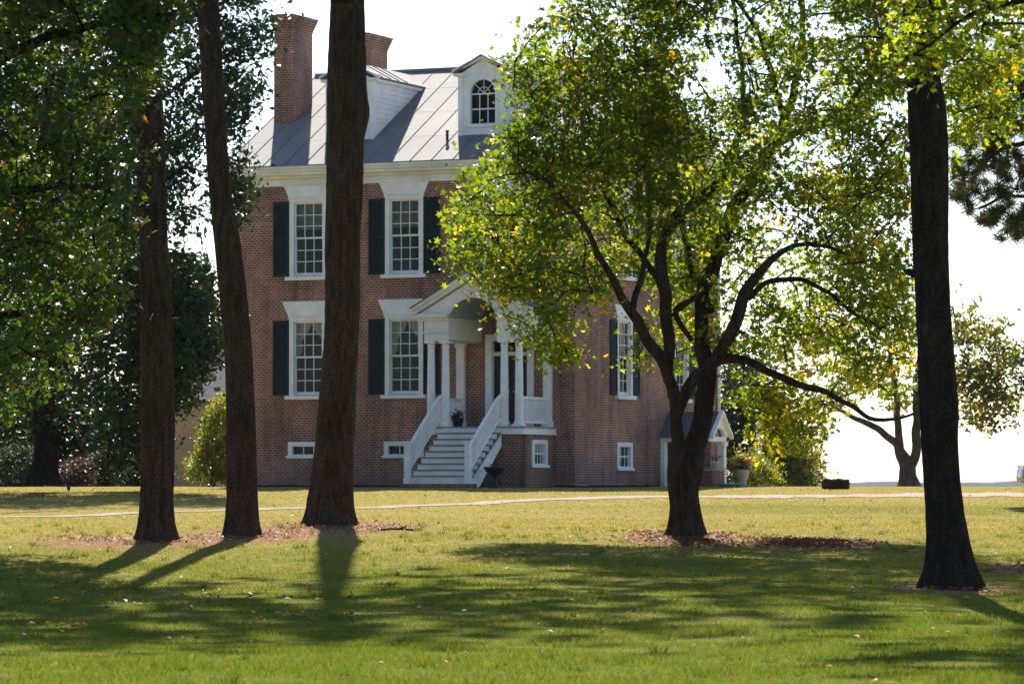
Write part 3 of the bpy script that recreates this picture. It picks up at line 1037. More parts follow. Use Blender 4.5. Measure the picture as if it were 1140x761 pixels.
for s in (-1, 1):
    mb.prism([(sp_b + s * ar, acz), (sp_b + s * (sp_w + .14), acz), (sp_b + s * ar, top(sp_b + ar))], 'x', sp_e - .06, sp_e + .06)
    mb.prism([(sp_b + s * (sp_w + .24), zl - .06), (sp_b + s * (sp_w + .24), zl + .05), (sp_b, zr + .05), (sp_b, zr - .07)], 'x', sp_e + .061, sp_e + .2)
mb.build('pediment', M['white'], sporch)
MB().add([(sp_e - .12, sp_b + ar * math.cos(math.pi * k / n), acz + .62 * ar * math.sin(math.pi * k / n)) for k in range(n + 1)], [tuple(range(n + 1))]).build('vault', M['vault'], sporch)
for s in (-1, 1):
    y = sp_b + s * .62
    MB().box(sp_e - .2, sp_e + .02, y - .11, y + .11, -.2, 1.438).box(sp_e - .24, sp_e + .06, y - .15, y + .15, 1.30, 1.436).build('post', M['white'] if s > 0 else M['brick_side'], sporch)
    MB().box(.004, .14, y - .14, y + .14, -.2, 1.438).build('pilaster', M['white'], sporch)
mb = MB().box(.6, sp_e + .3, sp_b - 1.35, sp_b - 1.1, -.3, .50).box(sp_e + .05, sp_e + .3, sp_b - 1.1, sp_b - .2, -.3, .50)
mb.build('low_wall', M['brick_side'], sporch)
MB().box(.55, sp_e + .36, sp_b - 1.40, sp_b - 1.05, .502, .57).box(sp_e, sp_e + .36, sp_b - 1.05, sp_b - .15, .502, .57).build('coping', M['stone'], sporch)
MB().box(-.12, -.06, 7.61, 8.39, -.3, 1.42).build('door', M['shutter'], sporch)
# corner downpipe at the far end of the side wall
MB().tube([(.08, D - .12, -.2), (.08, D - .12, 9.5), (.2, D - .12, 9.95)], .06, 8).build('downpipe', M['white'], house)

# stone gutter strip at the foot of the walls
vs = []; fs = []
k = 0
for (a, b) in (((-W - 1, -1.0), (-4.2, -1.0)), ((-4.2, -1.0), (-.5, -3.0)), ((-.5, -3.0), (.9, -.9)), ((.9, -.9), (.9, 6.4))):
    pass
mb = MB()
for (x0, x1, y0, y1) in ((-W - .8, PC - 1.9, -.85, -.01), (PC + 1.72, .75, -.85, -.01), (.01, .75, -.008, 6.4)):
    nxx = max(2, int((x1 - x0) / .25)); nyy = max(2, int((y1 - y0) / .25))
    base = []
    rr = np.random.default_rng(3)
    for i in range(nxx + 1):
        for j in range(nyy + 1):
            x = x0 + (x1 - x0) * i / nxx; y = y0 + (y1 - y0) * j / nyy
            w_ = house_pt(x, y)
            base.append((w_[0], w_[1], float(gz(w_[0], w_[1])) + .05 + .03 * rr.random()))
    mb.add(base, [(i * (nyy + 1) + j, (i + 1) * (nyy + 1) + j, (i + 1) * (nyy + 1) + j + 1, i * (nyy + 1) + j + 1) for i in range(nxx) for j in range(nyy)])
tag(mb.build('gravel_strip', M['gravel']), 'pale gravel strip along the foot of the brick walls', None, None, 'stuff')

# ------------------------------------------------------------------ tan outbuilding at the left
ob = empty('clapboard_outbuilding', (0, 0, EYE), 0)
bx0, bx1, by0, by1, bh = -12.3, -4.5, 136, 142, 3.15
ob.location = (bx0, by0, EYE)
mb = MB()
z = -.4
L_, Wd = bx1 - bx0, by1 - by0
while z < bh:
    z1 = z + .17
    mb.add([(-.02, -.02, z), (L_ + .02, -.02, z), (L_, 0, z1), (0, 0, z1), (-.02, Wd, z), (0, Wd, z1), (L_ + .02, Wd, z), (L_, Wd, z1), (0, 0, z), (L_, 0, z)],
           [(0, 1, 2, 3), (4, 0, 3, 5), (1, 6, 7, 2), (0, 8, 9, 1)])
    z = z1
mb.build('wall', M['tan_board'], ob)
mb = MB()
e = .3
rd = 3.3
mb.add([(-e, -e, bh), (L_ + e, -e, bh), (L_ + e, Wd + e, bh), (-e, Wd + e, bh), (rd - 1.1, Wd / 2, bh + 2.6), (L_ - rd + 1.1, Wd / 2, bh + 2.6)],
       [(0, 1, 5, 4), (1, 2, 5), (2, 3, 4, 5), (3, 0, 4), (0, 3, 2, 1)])
mb.build('roof', M['slate'], ob)
MB().box(-.06, .08, -.05, -.022, -.4, bh - .02).box(-e, L_ + e, -e - .02, -e + .02, bh - .16, bh - .01).build('trim', M['cream'], ob)
tag(ob, 'low tan clapboard outbuilding with dark hipped roof, left of the brick house', 'outbuilding')


# ------------------------------------------------------------------ vegetation
def smooth_path(pts, step=.15):
    pts = np.asarray(pts, float)
    if len(pts) < 3:
        n = max(2, int(np.linalg.norm(pts[-1] - pts[0]) / step))
        t = np.linspace(0, 1, n)[:, None]
        return pts[0] * (1 - t) + pts[-1] * t
    out = []
    p = np.vstack([2 * pts[0] - pts[1], pts, 2 * pts[-1] - pts[-2]])
    for i in range(1, len(p) - 2):
        n = max(2, int(np.linalg.norm(p[i + 1, :3] - p[i, :3]) / step))
        for t in np.linspace(0, 1, n, endpoint=False):
            a, b, c, d = p[i - 1], p[i], p[i + 1], p[i + 2]
            out.append(.5 * (2 * b + (c - a) * t + (2 * a - 5 * b + 4 * c - d) * t * t + (3 * b - a - 3 * c + d) * t ** 3))
    out.append(p[-2])
    return np.array(out)


def bark_tube(mb, path, rad, seg, rng, rough=.06, flare=0.0, zbase=0.0, lobes=7):
    """tapered limb with ridged, uneven surface and optional root flare"""
    n = len(path)
    ph = rng.random(12) * 6.28
    b0 = len(mb.v)
    ref = np.array([1.0, 0, 0])
    for i in range(n):
        t = path[min(i + 1, n - 1)] - path[max(i - 1, 0)]
        t /= np.linalg.norm(t) + 1e-9
        a = ref - t * ref.dot(t); a /= np.linalg.norm(a) + 1e-9; ref = a
        b = np.cross(t, a)
        z = path[i][2]
        h = z - zbase
        fl = flare * math.exp(-max(h, 0) / .28) + flare * .25 * math.exp(-max(h, 0) / .9) if flare else 0
        for k in range(seg):
            w = 2 * math.pi * k / seg
            d = rough * (.5 * math.sin(w * 5 + ph[0] + z * .9) + .4 * math.sin(w * 9 + ph[1] - z * 2.1) + .45 * math.sin(w * 2 + ph[2] + z * 1.3) + .35 * math.sin(z * 3.1 + ph[3] + w) + .5 * rng.normal() * .6)
            lobe = 1 + .55 * math.sin(w * lobes + ph[4]) * .5 + .3 * math.sin(w * 3 + ph[5])
            r = rad[i] * (1 + d + fl * max(.25, lobe))
            mb.v.append(tuple(path[i] + r * (math.cos(w) * a + math.sin(w) * b)))
    for i in range(n - 1):
        for k in range(seg):
            k2 = (k + 1) % seg
            mb.f.append((b0 + i * seg + k, b0 + i * seg + k2, b0 + (i + 1) * seg + k2, b0 + (i + 1) * seg + k))
    mb.f.append(tuple(b0 + (n - 1) * seg + k for k in range(seg)))


def in_poly(px, py, poly):
    c = np.zeros(len(px), bool)
    j = len(poly) - 1
    for i in range(len(poly)):
        xi, yi = poly[i]; xj, yj = poly[j]
        cond = ((yi > py) != (yj > py)) & (px < (xj - xi) * (py - yi) / (yj - yi + 1e-12) + xi)
        c ^= cond
        j = i
    return c


def fill(rng, poly, n, Y, dY, jit=1.0):
    """n clump centres filling a crown outline, spread in depth about Y"""
    poly = np.asarray(poly, float)
    lo, hi = poly.min(0), poly.max(0)
    out = np.zeros((0, 2))
    while len(out) < n:
        q = lo + (hi - lo) * rng.random((n * 3, 2))
        out = np.vstack([out, q[in_poly(q[:, 0], q[:, 1], poly)]])
    out = out[:n]
    d = Y + dY * np.clip(rng.normal(0, .5, n), -1, 1)
    return np.stack([(out[:, 0] - CX) / FPX * Y, d, EYE + (HOR - out[:, 1]) / FPX * Y], 1)


def twigs(mb, attach, clumps, rng, r0=.016, seg=4, order_from=None):
    """grow twigs from existing limbs to every clump, nearest first, so that they branch from each other"""
    att = [np.asarray(attach, float)]
    A = np.vstack(att)
    d = np.array([np.min(np.sum((A - c) ** 2, 1)) for c in clumps])
    for i in np.argsort(d):
        c = clumps[i]
        A = np.vstack(att) if len(att) > 1 else att[0]
        if len(att) > 40: att = [A]
        dd = np.sum((A - c) ** 2, 1) + np.where(A[:, 2] > c[2] + .2, .6, 0)
        a = A[np.argmin(dd)]
        L = np.linalg.norm(c - a)
        if L < .05: continue
        mid = (a + c) / 2 + rng.normal(0, .06, 3) * L + np.array([0, 0, .07 * L])
        p = smooth_path([a, mid, c], max(.12, L / 6))
        rr = np.linspace(min(r0 * (1 + L * .5), .045), .006, len(p))
        mb.tube(p, rr, seg, False)
        att.append(p[1:])


LOBED = np.array([(0, .55), (.13, .17), (.43, .25), (.17, -.06), (.36, -.30), (0, -.36), (-.36, -.30), (-.17, -.06), (-.43, .25), (-.13, .17)])
OVAL = np.array([(0, -.5), (.33, -.06), (0, .55), (-.33, -.06)])


def leaves(clumps, rng, per, spread, size, flat=.6, up=.6, droop=.3, tint=None, tshift=0.0, shape=OVAL):
    """leaf blades (folded along the midrib) gathered in sprays round each clump centre"""
    n = len(clumps)
    cnt = np.maximum(4, rng.poisson(per, n))
    idx = np.repeat(np.arange(n), cnt)
    N = len(idx)
    # each spray is a tilted fan, so that sprays read as layers
    tl = rng.normal(0, .35, (n, 2))[idx]
    off = rng.normal(0, spread, (N, 3)) * np.array([1, 1, flat])
    off[:, 2] += off[:, 0] * tl[:, 0] + off[:, 1] * tl[:, 1]
    sub = clumps[idx] + off
    nrm = rng.normal(0, .62, (N, 3)) + np.array([0, 0, up])
    nrm /= np.linalg.norm(nrm, axis=1)[:, None] + 1e-9
    d = rng.normal(0, 1, (N, 3)); d[:, 2] -= droop
    d -= nrm * np.sum(d * nrm, 1)[:, None]
    d /= np.linalg.norm(d, axis=1)[:, None] + 1e-9
    s = np.cross(nrm, d)
    sz = size * rng.uniform(.5, 1.35, N)[:, None]
    wd = sz * rng.uniform(.75, 1.15, N)[:, None]
    fold = sz * rng.uniform(.1, .5, N)[:, None]
    K = len(shape)
    V = np.stack([sub + s * wd * a + d * sz * b + nrm * fold * (abs(a) - .25 * (b > .5)) for a, b in shape], 1).reshape(-1, 3)
    F = np.arange(N * K, dtype=np.int32).reshape(N, K)
    base = rng.random(n)
    tt = np.clip((base[idx] * .6 + rng.random(N) * .5) * .95 + tshift, 0, 1) if tint is None else tint(sub, base[idx], rng)
    return V, F, tt


def needles(clumps, rng, per, length, width):
    n = len(clumps)
    idx = np.repeat(np.arange(n), per)
    N = len(idx)
    d = rng.normal(0, 1, (N, 3)); d[:, 2] += .25
    d /= np.linalg.norm(d, axis=1)[:, None]
    s = np.cross(d, rng.normal(0, 1, (N, 3))); s /= np.linalg.norm(s, axis=1)[:, None]
    L = length * rng.uniform(.6, 1.15, N)[:, None]
    c = clumps[idx] + rng.normal(0, length * .25, (N, 3))
    V = np.stack([c - s * width, c + s * width, c + d * L + s * width * .3, c + d * L - s * width * .3], 1).reshape(-1, 3)
    F = np.arange(N * 4, dtype=np.int32).reshape(N, 4)
    return V, F, np.clip(rng.random(n)[idx] * .6 + rng.random(N) * .4, 0, 1)


def limb_from_px(pts, Y, rng):
    """pts: (px, py, width px, depth offset m)"""
    a = np.array([np.append(P(p[0], p[1], Y) + np.array([0, p[3], 0]), p[2] / 2 / FPX * Y) for p in pts])
    s = smooth_path(a, .12)
    u = np.arange(len(s)) * .12
    ph = rng.random(6) * 6.28
    amp = np.minimum(s[:, 3] * .45, .03) * np.clip(u / .8, 0, 1)
    s[:, 0] += amp * (np.sin(u * 3.1 + ph[0]) + .7 * np.sin(u * 7.3 + ph[1]))
    s[:, 2] += amp * (.6 * np.sin(u * 4.3 + ph[2]) + .5 * np.sin(u * 8.9 + ph[3]))
    return s[:, :3], np.maximum(s[:, 3], .008)


# ---- tall pines (trunks in view, crowns above the frame)
def pine(prof, Y, top, lean, label, seed, crown_c, crown_r, n_clump, group='tall trunks on the lawn', bark='bark_pine'):
    rng = np.random.default_rng(seed)
    b = prof[-1]
    base = gp((b[1] + b[2]) / 2, Y)
    root = empty('pine_tree', base)
    tag(root, label, 'tree', group)
    pts = []
    for (py, xl, xr) in prof:
        p = P((xl + xr) / 2, py, Y)
        pts.append(np.append(p, (xr - xl) / 2 / FPX * Y))
    pts = np.array(pts[::-1])
    pts[0, 2] = base[2] - .12
    tp = pts[-1].copy()
    ext = []
    for k in range(1, 6):
        t = k / 5
        q = tp.copy(); q[2] = tp[2] + (top - tp[2]) * t; q[0] += lean * t; q[3] = tp[3] * (1 - .8 * t)
        ext.append(q)
    allp = smooth_path(np.vstack([pts, ext]), .13)
    mb = MB()
    loc = allp[:, :3] - base
    bark_tube(mb, loc, allp[:, 3], 44, rng, .042, .38 if bark == 'bark_dark' else .2, 0.0, 9)
    # a few broken branch stubs and knots
    for k in range(5):
        i = rng.integers(20, len(loc) // 2)
        w = rng.uniform(0, 6.28); dr_ = np.array([math.cos(w), math.sin(w), .35])
        c = loc[i] + dr_ * allp[i, 3] * .7
        mb.tube([c, c + dr_ * .16, c + dr_ * .22], [.07, .05, .02], 7)
    # boughs
    cl = []
    cc = np.array([tp[0] + lean * .7 + crown_c[0], Y + crown_c[1], crown_c[2]]) - base
    att = loc[loc[:, 2] > cc[2] - crown_r[2] - 2]
    while len(cl) < n_clump:
        q = rng.normal(0, .5, 3)
        if np.linalg.norm(q) < 1: cl.append(cc + q * np.array(crown_r))
    cl = np.array(cl)
    twigs(mb, att, cl, rng, .03, 4)
    mb.build('trunk', M[bark], root, True)
    Vn, Fn, tn = needles(cl, rng, 60, .36, .030)
    np_mesh('crown', Vn, Fn, M['needle'], root, {'tint': ('FACE', tn)})
    return root


pine([(-20, 147, 170), (0, 148, 171), (60, 148, 175), (130, 150, 181), (200, 152, 184), (300, 155.5, 188), (400, 156.5, 192), (500, 157.5, 194), (560, 156.5, 193), (590, 155, 194), (604, 153, 196)], 66.5, 30, -.8,
     'left trunk of three, leaning slightly left with leaf sprays across its upper part', 21, (-.2, 0, 21.5), (5.2, 5.0, 9.0), 300)
pine([(-20, 216, 241), (0, 218, 242), (100, 224, 249), (200, 231, 255), (280, 239, 268), (350, 246, 277), (450, 252, 284), (540, 253, 286), (580, 252.5, 287), (597, 251, 289)], 68.6, 30, -1.0,
     'slender trunk bending leftwards as it rises, between two straighter trunks', 22, (.2, .5, 22.0), (5.2, 5.0, 8.5), 280)
pine([(-20, 367, 404), (0, 367, 404), (60, 365, 407), (100, 363, 408), (128, 363, 411), (150, 363, 406), (200, 363, 404), (280, 362, 400.5), (380, 360, 399), (440, 355, 396.5), (500, 351, 394), (540, 347, 393), (565, 344.5, 392.5), (584, 343, 394)], 74.8, 35, .3,
     'thick brown trunk standing straight in front of the house facade', 23, (2.2, 0, 25.5), (6.2, 5.0, 9.0), 400)
pine([(-20, 1006, 1043), (45, 1008.6, 1043), (130, 1012, 1055), (200, 1014, 1057), (330, 1020, 1058), (400, 1022.5, 1062.5), (455, 1025, 1067), (500, 1026, 1066), (560, 1029.5, 1071), (610, 1032.5, 1078), (635, 1033, 1081), (656, 1032, 1084)], 51.6, 23.0, -.3,
     'dark thick trunk at the right, nearest tree on the lawn', 24, (.4, 0, 17.5), (4.0, 4.0, 4.6), 260, bark='bark_dark')

# ---- the broad maple before the house
YM = 68.0
rng = np.random.default_rng(31)
mbase = gp(765, YM)
maple = empty('maple_tree', mbase)
tag(maple, 'wide leafy tree with forked trunk and yellowing leaves in front of the house', 'tree')
limbs = [
    # trunk into the right stem
    [(764, 604, 42, 0), (763, 585, 37, 0), (762, 560, 33, 0), (762, 540, 33, 0), (766, 522, 36, 0), (774, 500, 34, .1), (781, 475, 29, .2), (786, 445, 28, .3), (786, 410, 26, .4), (784, 380, 23, .5), (784, 345, 20, .6), (793, 300, 20, .7), (812, 250, 20, .8), (838, 200, 19, 1.0), (862, 160, 16, 1.3), (885, 118, 13, 1.6), (900, 60, 10, 1.9), (905, 0, 9, 2.1), (895, -120, 8, 2.0), (870, -260, 5, 1.6), (850, -400, 3, 1)],
    # left stem
    [(757, 565, 24, -.05), (754, 535, 22, -.1), (752, 505, 20, -.2), (752, 475, 18, -.3), (750, 446, 18, -.35), (746, 415, 17, -.4), (743, 383, 17, -.5), (738, 345, 18, -.6), (737, 310, 17, -.6), (738, 270, 16, -.6), (752, 245, 15, -.5), (775, 222, 14, -.4), (800, 203, 13, -.2), (815, 178, 11, 0), (826, 140, 9, .2), (828, 80, 7, .3), (820, 10, 6, .3), (790, -100, 5, 0), (760, -220, 4, -.6), (740, -330, 3, -1)],
    # limb from the left stem crossing up to the right
    [(751, 466, 13, -.4), (758, 447, 15, -.7), (772, 425, 16, -.9), (790, 404, 17, -1.0), (804, 383, 17, -1.1), (815, 355, 17, -1.2), (826, 330, 16, -1.3), (843, 306, 12, -1.4), (858, 290, 9, -1.5), (880, 280, 6.5, -1.6), (915, 282, 5, -1.8), (945, 296, 3.5, -1.9)],
    # left spreading limb
    [(744, 425, 16, -.5), (735, 402, 17, -.7), (720, 380, 15, -.9), (705, 355, 14, -1.1), (694, 338, 12, -1.2), (680, 318, 10, -1.4), (664, 290, 8, -1.6), (652, 265, 7, -1.8), (636, 240, 5.5, -2.0), (610, 215, 4, -2.2), (580, 200, 3, -2.3)],
    [(702, 350, 10, -1.1), (706, 330, 9, -1.0), (714, 310, 8, -.9), (716, 285, 6, -.8), (722, 250, 5, -.6), (720, 200, 4, -.4), (700, 140, 3, -.2)],
    # long low right limb
    [(793, 405, 15, .0), (806, 398, 14, -.2), (825, 401, 11.5, -.4), (848, 413, 10.5, -.7), (880, 426, 9.5, -1.0), (910, 438, 8, -1.2), (935, 452, 6.5, -1.4), (960, 466, 6, -1.6), (990, 468, 4, -1.8), (1010, 460, 3, -1.9)],
    [(738, 330, 10, -.5), (725, 300, 9, -.2), (700, 262, 7, .4), (670, 200, 6, 1.0), (650, 130, 5, 1.4), (640, 60, 4, 1.6), (650, 0, 3, 1.7)],
    [(793, 345, 12, .5), (776, 300, 10, 1.0), (765, 240, 8, 1.4), (755, 160, 7, 1.7), (742, 80, 5, 1.9), (735, 0, 4, 2)],
    [(862, 160, 11, 1.3), (880, 150, 9, .9), (905, 140, 7, .4), (940, 120, 6, 0), (985, 70, 5, -.4), (1030, 40, 4, -.8), (1080, 25, 3, -1)],
    [(829, 335, 9, -1.2), (850, 318, 7.5, -.9), (885, 313, 6.5, -.6), (915, 322, 5.5, -.4), (945, 345, 4.5, -.2), (980, 365, 3.5, 0)],
    [(770, 380, 6, -.2), (752, 350, 8, -.2), (765, 335, 7, -.6), (775, 330, 6, -.8), (735, 362, 4, -.9)],
    [(880, 118, 9, 1.6), (865, 80, 8, 1.2), (850, 30, 6, .8), (800, -30, 5, .4), (760, -70, 4, 0)],
]
mb = MB()
att = []
for i, lm in enumerate(limbs):
    p, r = limb_from_px(lm, YM, rng)
    p = p - mbase
    if i == 0:
        p[:, 2] = np.maximum(p[:, 2], -.12)
    if i > 2: r = r * .82
    elif i == 2: r = r * .8
    else: r = r * np.interp(np.arange(len(r)), [len(r) * .03, len(r) * .1, len(r) * .35, len(r) * .6], [.90, .74, .80, .80])
    bark_tube(mb, p, r, 22 if i < 3 else 12, rng,   .05, .40 if i == 0 else 0, 0.0, 5)
    att.append(p[len(p) // 3:] if i < 3 else p[3:])
att = np.vstack(att)
crown_regions = [
    # outline, clumps, depth spread, depth offset
    ([(503, 292), (508, 245), (518, 205), (545, 175), (562, 148), (572, 70), (590, 45), (610, 40), (630, 10), (660, -50), (760, -90), (760, 60), (735, 170), (690, 200), (620, 240), (600, 330), (560, 330), (530, 315)], 440, 2.4, 0),
    ([(600, 240), (690, 200), (730, 190), (735, 270), (700, 300), (650, 320), (600, 330)], 60, 1.5, 1.2),
    ([(520, 300), (560, 300), (640, 290), (690, 300), (680, 325), (650, 345), (632, 380), (610, 388), (585, 368), (560, 362), (545, 335)], 46, 1.3, 0),
    ([(585, 372), (612, 382), (638, 372), (640, 400), (612, 404), (598, 398)], 9, .6, 0),
    ([(690, -90), (1010, -80), (1010, 60), (985, 120), (975, 190), (900, 200), (830, 160), (760, 190), (700, 180)], 330, 2.8, 0),
    ([(740, 190), (830, 170), (900, 190), (985, 180), (1000, 300), (930, 290), (850, 262), (800, 290), (745, 280)], 100, 1.8, 1.4),
    ([(840, 200), (1000, 180), (1004, 320), (900, 300)], 45, .9, -1.8),
    ([(700, 290), (760, 270), (850, 270), (930, 290), (1000, 290), (1015, 330), (960, 350), (900, 335), (850, 325), (800, 345), (770, 345), (720, 320)], 66, 1.6, 1.3),
    ([(815, 345), (870, 330), (940, 335), (1010, 330), (1016, 420), (990, 462), (930, 440), (880, 418), (840, 400), (815, 380)], 105, 2.0, .8),
    ([(830, 415), (880, 430), (930, 455), (925, 475), (895, 500), (862, 505), (840, 480), (828, 440)], 46, 1.4, .3),
    ([(950, -60), (1160, -60), (1145, 60), (1110, 100), (1060, 90), (1010, 105), (980, 100)], 150, 1.8, -1.5),
    ([(930, 60), (1010, 60), (1050, 110), (1015, 180), (1012, 300), (1000, 340), (940, 330), (930, 200)], 110, 1.6, 0),
    ([(1050, 90), (1140, 60), (1140, 140), (1090, 150), (1060, 180)], 44, 1.2, 0),
    ([(620, -90), (1010, -80), (1060, -200), (1000, -400), (860, -520), (720, -430), (620, -250)], 430, 3.4, 0),
    ([(715, 130), (860, 110), (850, 235), (745, 275), (700, 240)], 60, .7, -1.6),
    ([(560, 130), (690, 90), (700, 180), (640, 225), (560, 240)], 38, .8, -1.5),
    ([(780, 380), (800, 360), (830, 380), (815, 400)], 8, 1.0, .6),
    ([(690, 390), (740, 330), (742, 395), (715, 420)], 4, 1.0, .8),
    ([(745, 300), (790, 290), (785, 400), (755, 420), (748, 350)], 22, .8, 1.6),
]
cl = [fill(rng, poly, n, YM + off, dY) for poly, n, dY, off in crown_regions]
cl = np.vstack(cl) - mbase
twigs(mb, att, cl, rng, .014, 4)
mb.build('trunk', M['bark_maple'], maple, True)


def maple_tint(p, b, rng):
    # low and outer left sprays have turned yellow first, the upper left is the dullest green
    x = p[:, 0] + mbase[0]; z = p[:, 2] + mbase[2]
    left = np.clip((2.0 - x) / 2.2, 0, 1)
    turn = .24 * np.clip((1.2 - x) / 2.0, 0, 1) * np.clip((9.5 - z) / 4, 0, 1) + .18 * np.clip((5.0 - z) / 2.5, 0, 1)
    t = (b * .60 + rng.random(len(p)) * .24) * (1 - .45 * left) + turn * .8
    t = np.where((b > .96 - turn * .65) & (rng.random(len(p)) < .5) | (rng.random(len(p)) < .006 + turn * .07), .86 + .14 * rng.random(len(p)), t)
    return np.clip(t, 0, 1)


V, F, tt = leaves(cl, rng, 42, .20, .122, .5, .55, .4, maple_tint, 0, LOBED)
np_mesh('crown', V, F, M['leaf_maple'], maple, {'tint': ('FACE', tt)})


# ---- generic leafy tree from a trunk, limbs and outline regions
def leafy(name, label, cat, px, Y, trunk_w, limbs, regions, lmat, bark, seed, per=44, spread=.26, size=.13, group=None, base_y=None, flat=.6, seg=18, flare=.5, shape=OVAL):
    rng = np.random.default_rng(seed)
    base = gp(px, Y)
    root = empty(name, base)
    tag(root, label, cat, group)
    mb = MB(); att = []
    for i, lm in enumerate(limbs):
        p, r = limb_from_px(lm, Y, rng)
        p = p - base
        if i == 0: p[:, 2] = np.maximum(p[:, 2], -.15)
        bark_tube(mb, p, r, seg if i == 0 else 8, rng, .05, flare if i == 0 else 0, 0.0, 5)
        att.append(p[len(p) // 4:])
    att = np.vstack(att)
    cl = np.vstack([fill(rng, poly, n, Y + off, dY) for poly, n, dY, off in regions]) - base
    twigs(mb, att, cl, rng, .02, 4)
    mb.build('trunk', bark, root, True)
    V, F, tt = leaves(cl, rng, per, spread, size, flat, shape=shape)
    np_mesh('crown', V, F, lmat, root, {'tint': ('FACE', tt)})
    return root


# sweet gum whose trunk stands just outside the left edge
leafy('gum_tree', 'leafy green branches hanging in from the upper left, in front of the trunks', 'tree', -95, 62, 40,
      [[(-95, 640, 50, 0), (-95, 560, 44, 0), (-92, 400, 40, 0), (-88, 200, 36, 0), (-80, 0, 30, 0), (-60, -180, 20, 0), (-40, -330, 8, 0)],
       [(-90, 300, 22, 0), (-50, 250, 16, -.3), (10, 220, 11, -.6), (70, 210, 8, -.8), (120, 215, 5, -1)],
       [(-85, 150, 22, 0), (-30, 90, 16, -.3), (40, 50, 12, -.5), (120, 30, 8, -.7), (200, 20, 5, -.9)],
       [(-90, 400, 16, 0), (-50, 370, 12, .3), (0, 350, 9, .6), (50, 345, 6, .8), (90, 350, 3, 1)],
       [(-80, 50, 20, 0), (-20, -40, 14, .5), (60, -100, 10, 1), (150, -130, 6, 1.3)],
       [(-80, 0, 20, 0), (-160, -60, 14, .5), (-240, -100, 8, 1)],
       [(-92, 330, 14, 0), (-40, 310, 10, .9), (30, 290, 7, 1.4), (90, 290, 4, 1.6)]],
      [([(-260, -320), (180, -300), (215, -60), (205, -10), (150, 0), (100, 30), (0, 60), (-260, 100)], 330, 3.0, 0),
       ([(-60, 0), (150, -10), (165, 60), (150, 110), (140, 180), (140, 260), (128, 320), (90, 345), (60, 395), (38, 430), (20, 440), (0, 460), (-60, 470)], 270, 2.6, 0),
       ([(-260, 100), (-60, 60), (-60, 470), (-200, 470)], 170, 2.6, 0),
       ([(60, 330), (110, 340), (120, 352), (108, 392), (70, 385)], 10, .8, 0),
       ([(140, 0), (205, -10), (205, 30), (175, 60), (140, 140)], 26, 1.0, -1.0)],
      M['leaf_gum'], M['bark_dark'], 41, 46, .21, .15, shape=LOBED)

leafy('gum_tree', 'bright leaf sprays hanging at the upper right, in front of the dark right trunk', 'tree', 1370, 47.5, 40,
      [[(1370, 700, 46, 0), (1370, 560, 40, 0), (1366, 350, 36, 0), (1360, 120, 32, 0), (1350, -80, 24, 0), (1340, -260, 14, 0), (1335, -420, 6, 0)],
       [(1362, 160, 22, 0), (1290, 60, 15, -.2), (1210, 10, 11, -.3), (1130, 5, 8, -.4), (1070, 25, 5, -.5), (1030, 55, 3, -.5)],
       [(1352, -40, 20, 0), (1260, -120, 13, .4), (1160, -150, 8, .6), (1060, -130, 5, .6)],
       [(1366, 200, 18, 0), (1450, 100, 12, 0), (1540, 50, 6, 0)]],
      [([(985, -60), (1170, -80), (1170, 25), (1125, 45), (1080, 62), (1056, 84), (1025, 98), (1005, 55)], 62, 1.0, -.3),
       ([(1170, -330), (1500, -360), (1570, 40), (1400, 120), (1200, 60), (1160, -100)], 170, 2.2, 0)],
      M['leaf_maple'], M['bark_dark'], 45, 36, .17, .115, shape=LOBED)

# big evergreen magnolia by the house
leafy('magnolia_tree', 'large dark evergreen tree with dark flared trunk, left of the house', 'tree', 50, 106, 30,
      [[(50, 540, 34, 0), (50, 500, 24, 0), (50, 400, 22, 0), (52, 250, 18, 0), (55, 100, 12, 0), (60, -40, 6, 0)],
       [(51, 420, 13, 0), (90, 390, 9, .5), (140, 370, 7, .8), (200, 365, 4, 1)],
       [(51, 330, 12, 0), (100, 270, 9, -.5), (160, 220, 6, -.8), (205, 190, 4, -1)],
       [(53, 230, 11, 0), (110, 150, 9, .4), (180, 100, 7, .7), (250, 55, 4.5, .9), (305, 25, 3, 1)],
       [(53, 190, 10, 0), (120, 90, 8, -.7), (185, 40, 6, -1), (240, 10, 4, -1.2)],
       [(51, 420, 12, 0), (10, 390, 9, .5), (-50, 370, 5, 1)],
       [(52, 250, 12, 0), (0, 190, 9, -.5), (-60, 150, 5, -1)]],
      [([(-150, -60), (190, -60), (150, 40), (150, 120), (160, 240), (150, 330), (160, 400), (150, 470), (120, 500), (90, 490), (60, 470), (0, 510), (-150, 510)], 760, 4.0, 0),
       ([(150, 60), (205, 75), (226, 120), (220, 170), (195, 220), (205, 250), (190, 262), (165, 250), (150, 160)], 66, 2.0, 0),
       ([(160, 290), (205, 285), (228, 300), (232, 345), (246, 370), (242, 405), (215, 420), (205, 455), (170, 440), (150, 400), (150, 320)], 190, 2.5, 0),
       ([(190, -30), (300, -50), (300, 60), (296, 120), (280, 100), (268, 150), (272, 175), (250, 200), (235, 150), (225, 90), (195, 60)], 96, 1.6, 0),
       ([(235, 150), (262, 170), (270, 230), (255, 260), (238, 240)], 22, 1.0, 0),
       ([(120, 440), (180, 430), (172, 500), (150, 530), (120, 520)], 50, 2.0, 2.0)],
      M['leaf_dark'], M['bark_dark'], 42, 60, .30, .18)

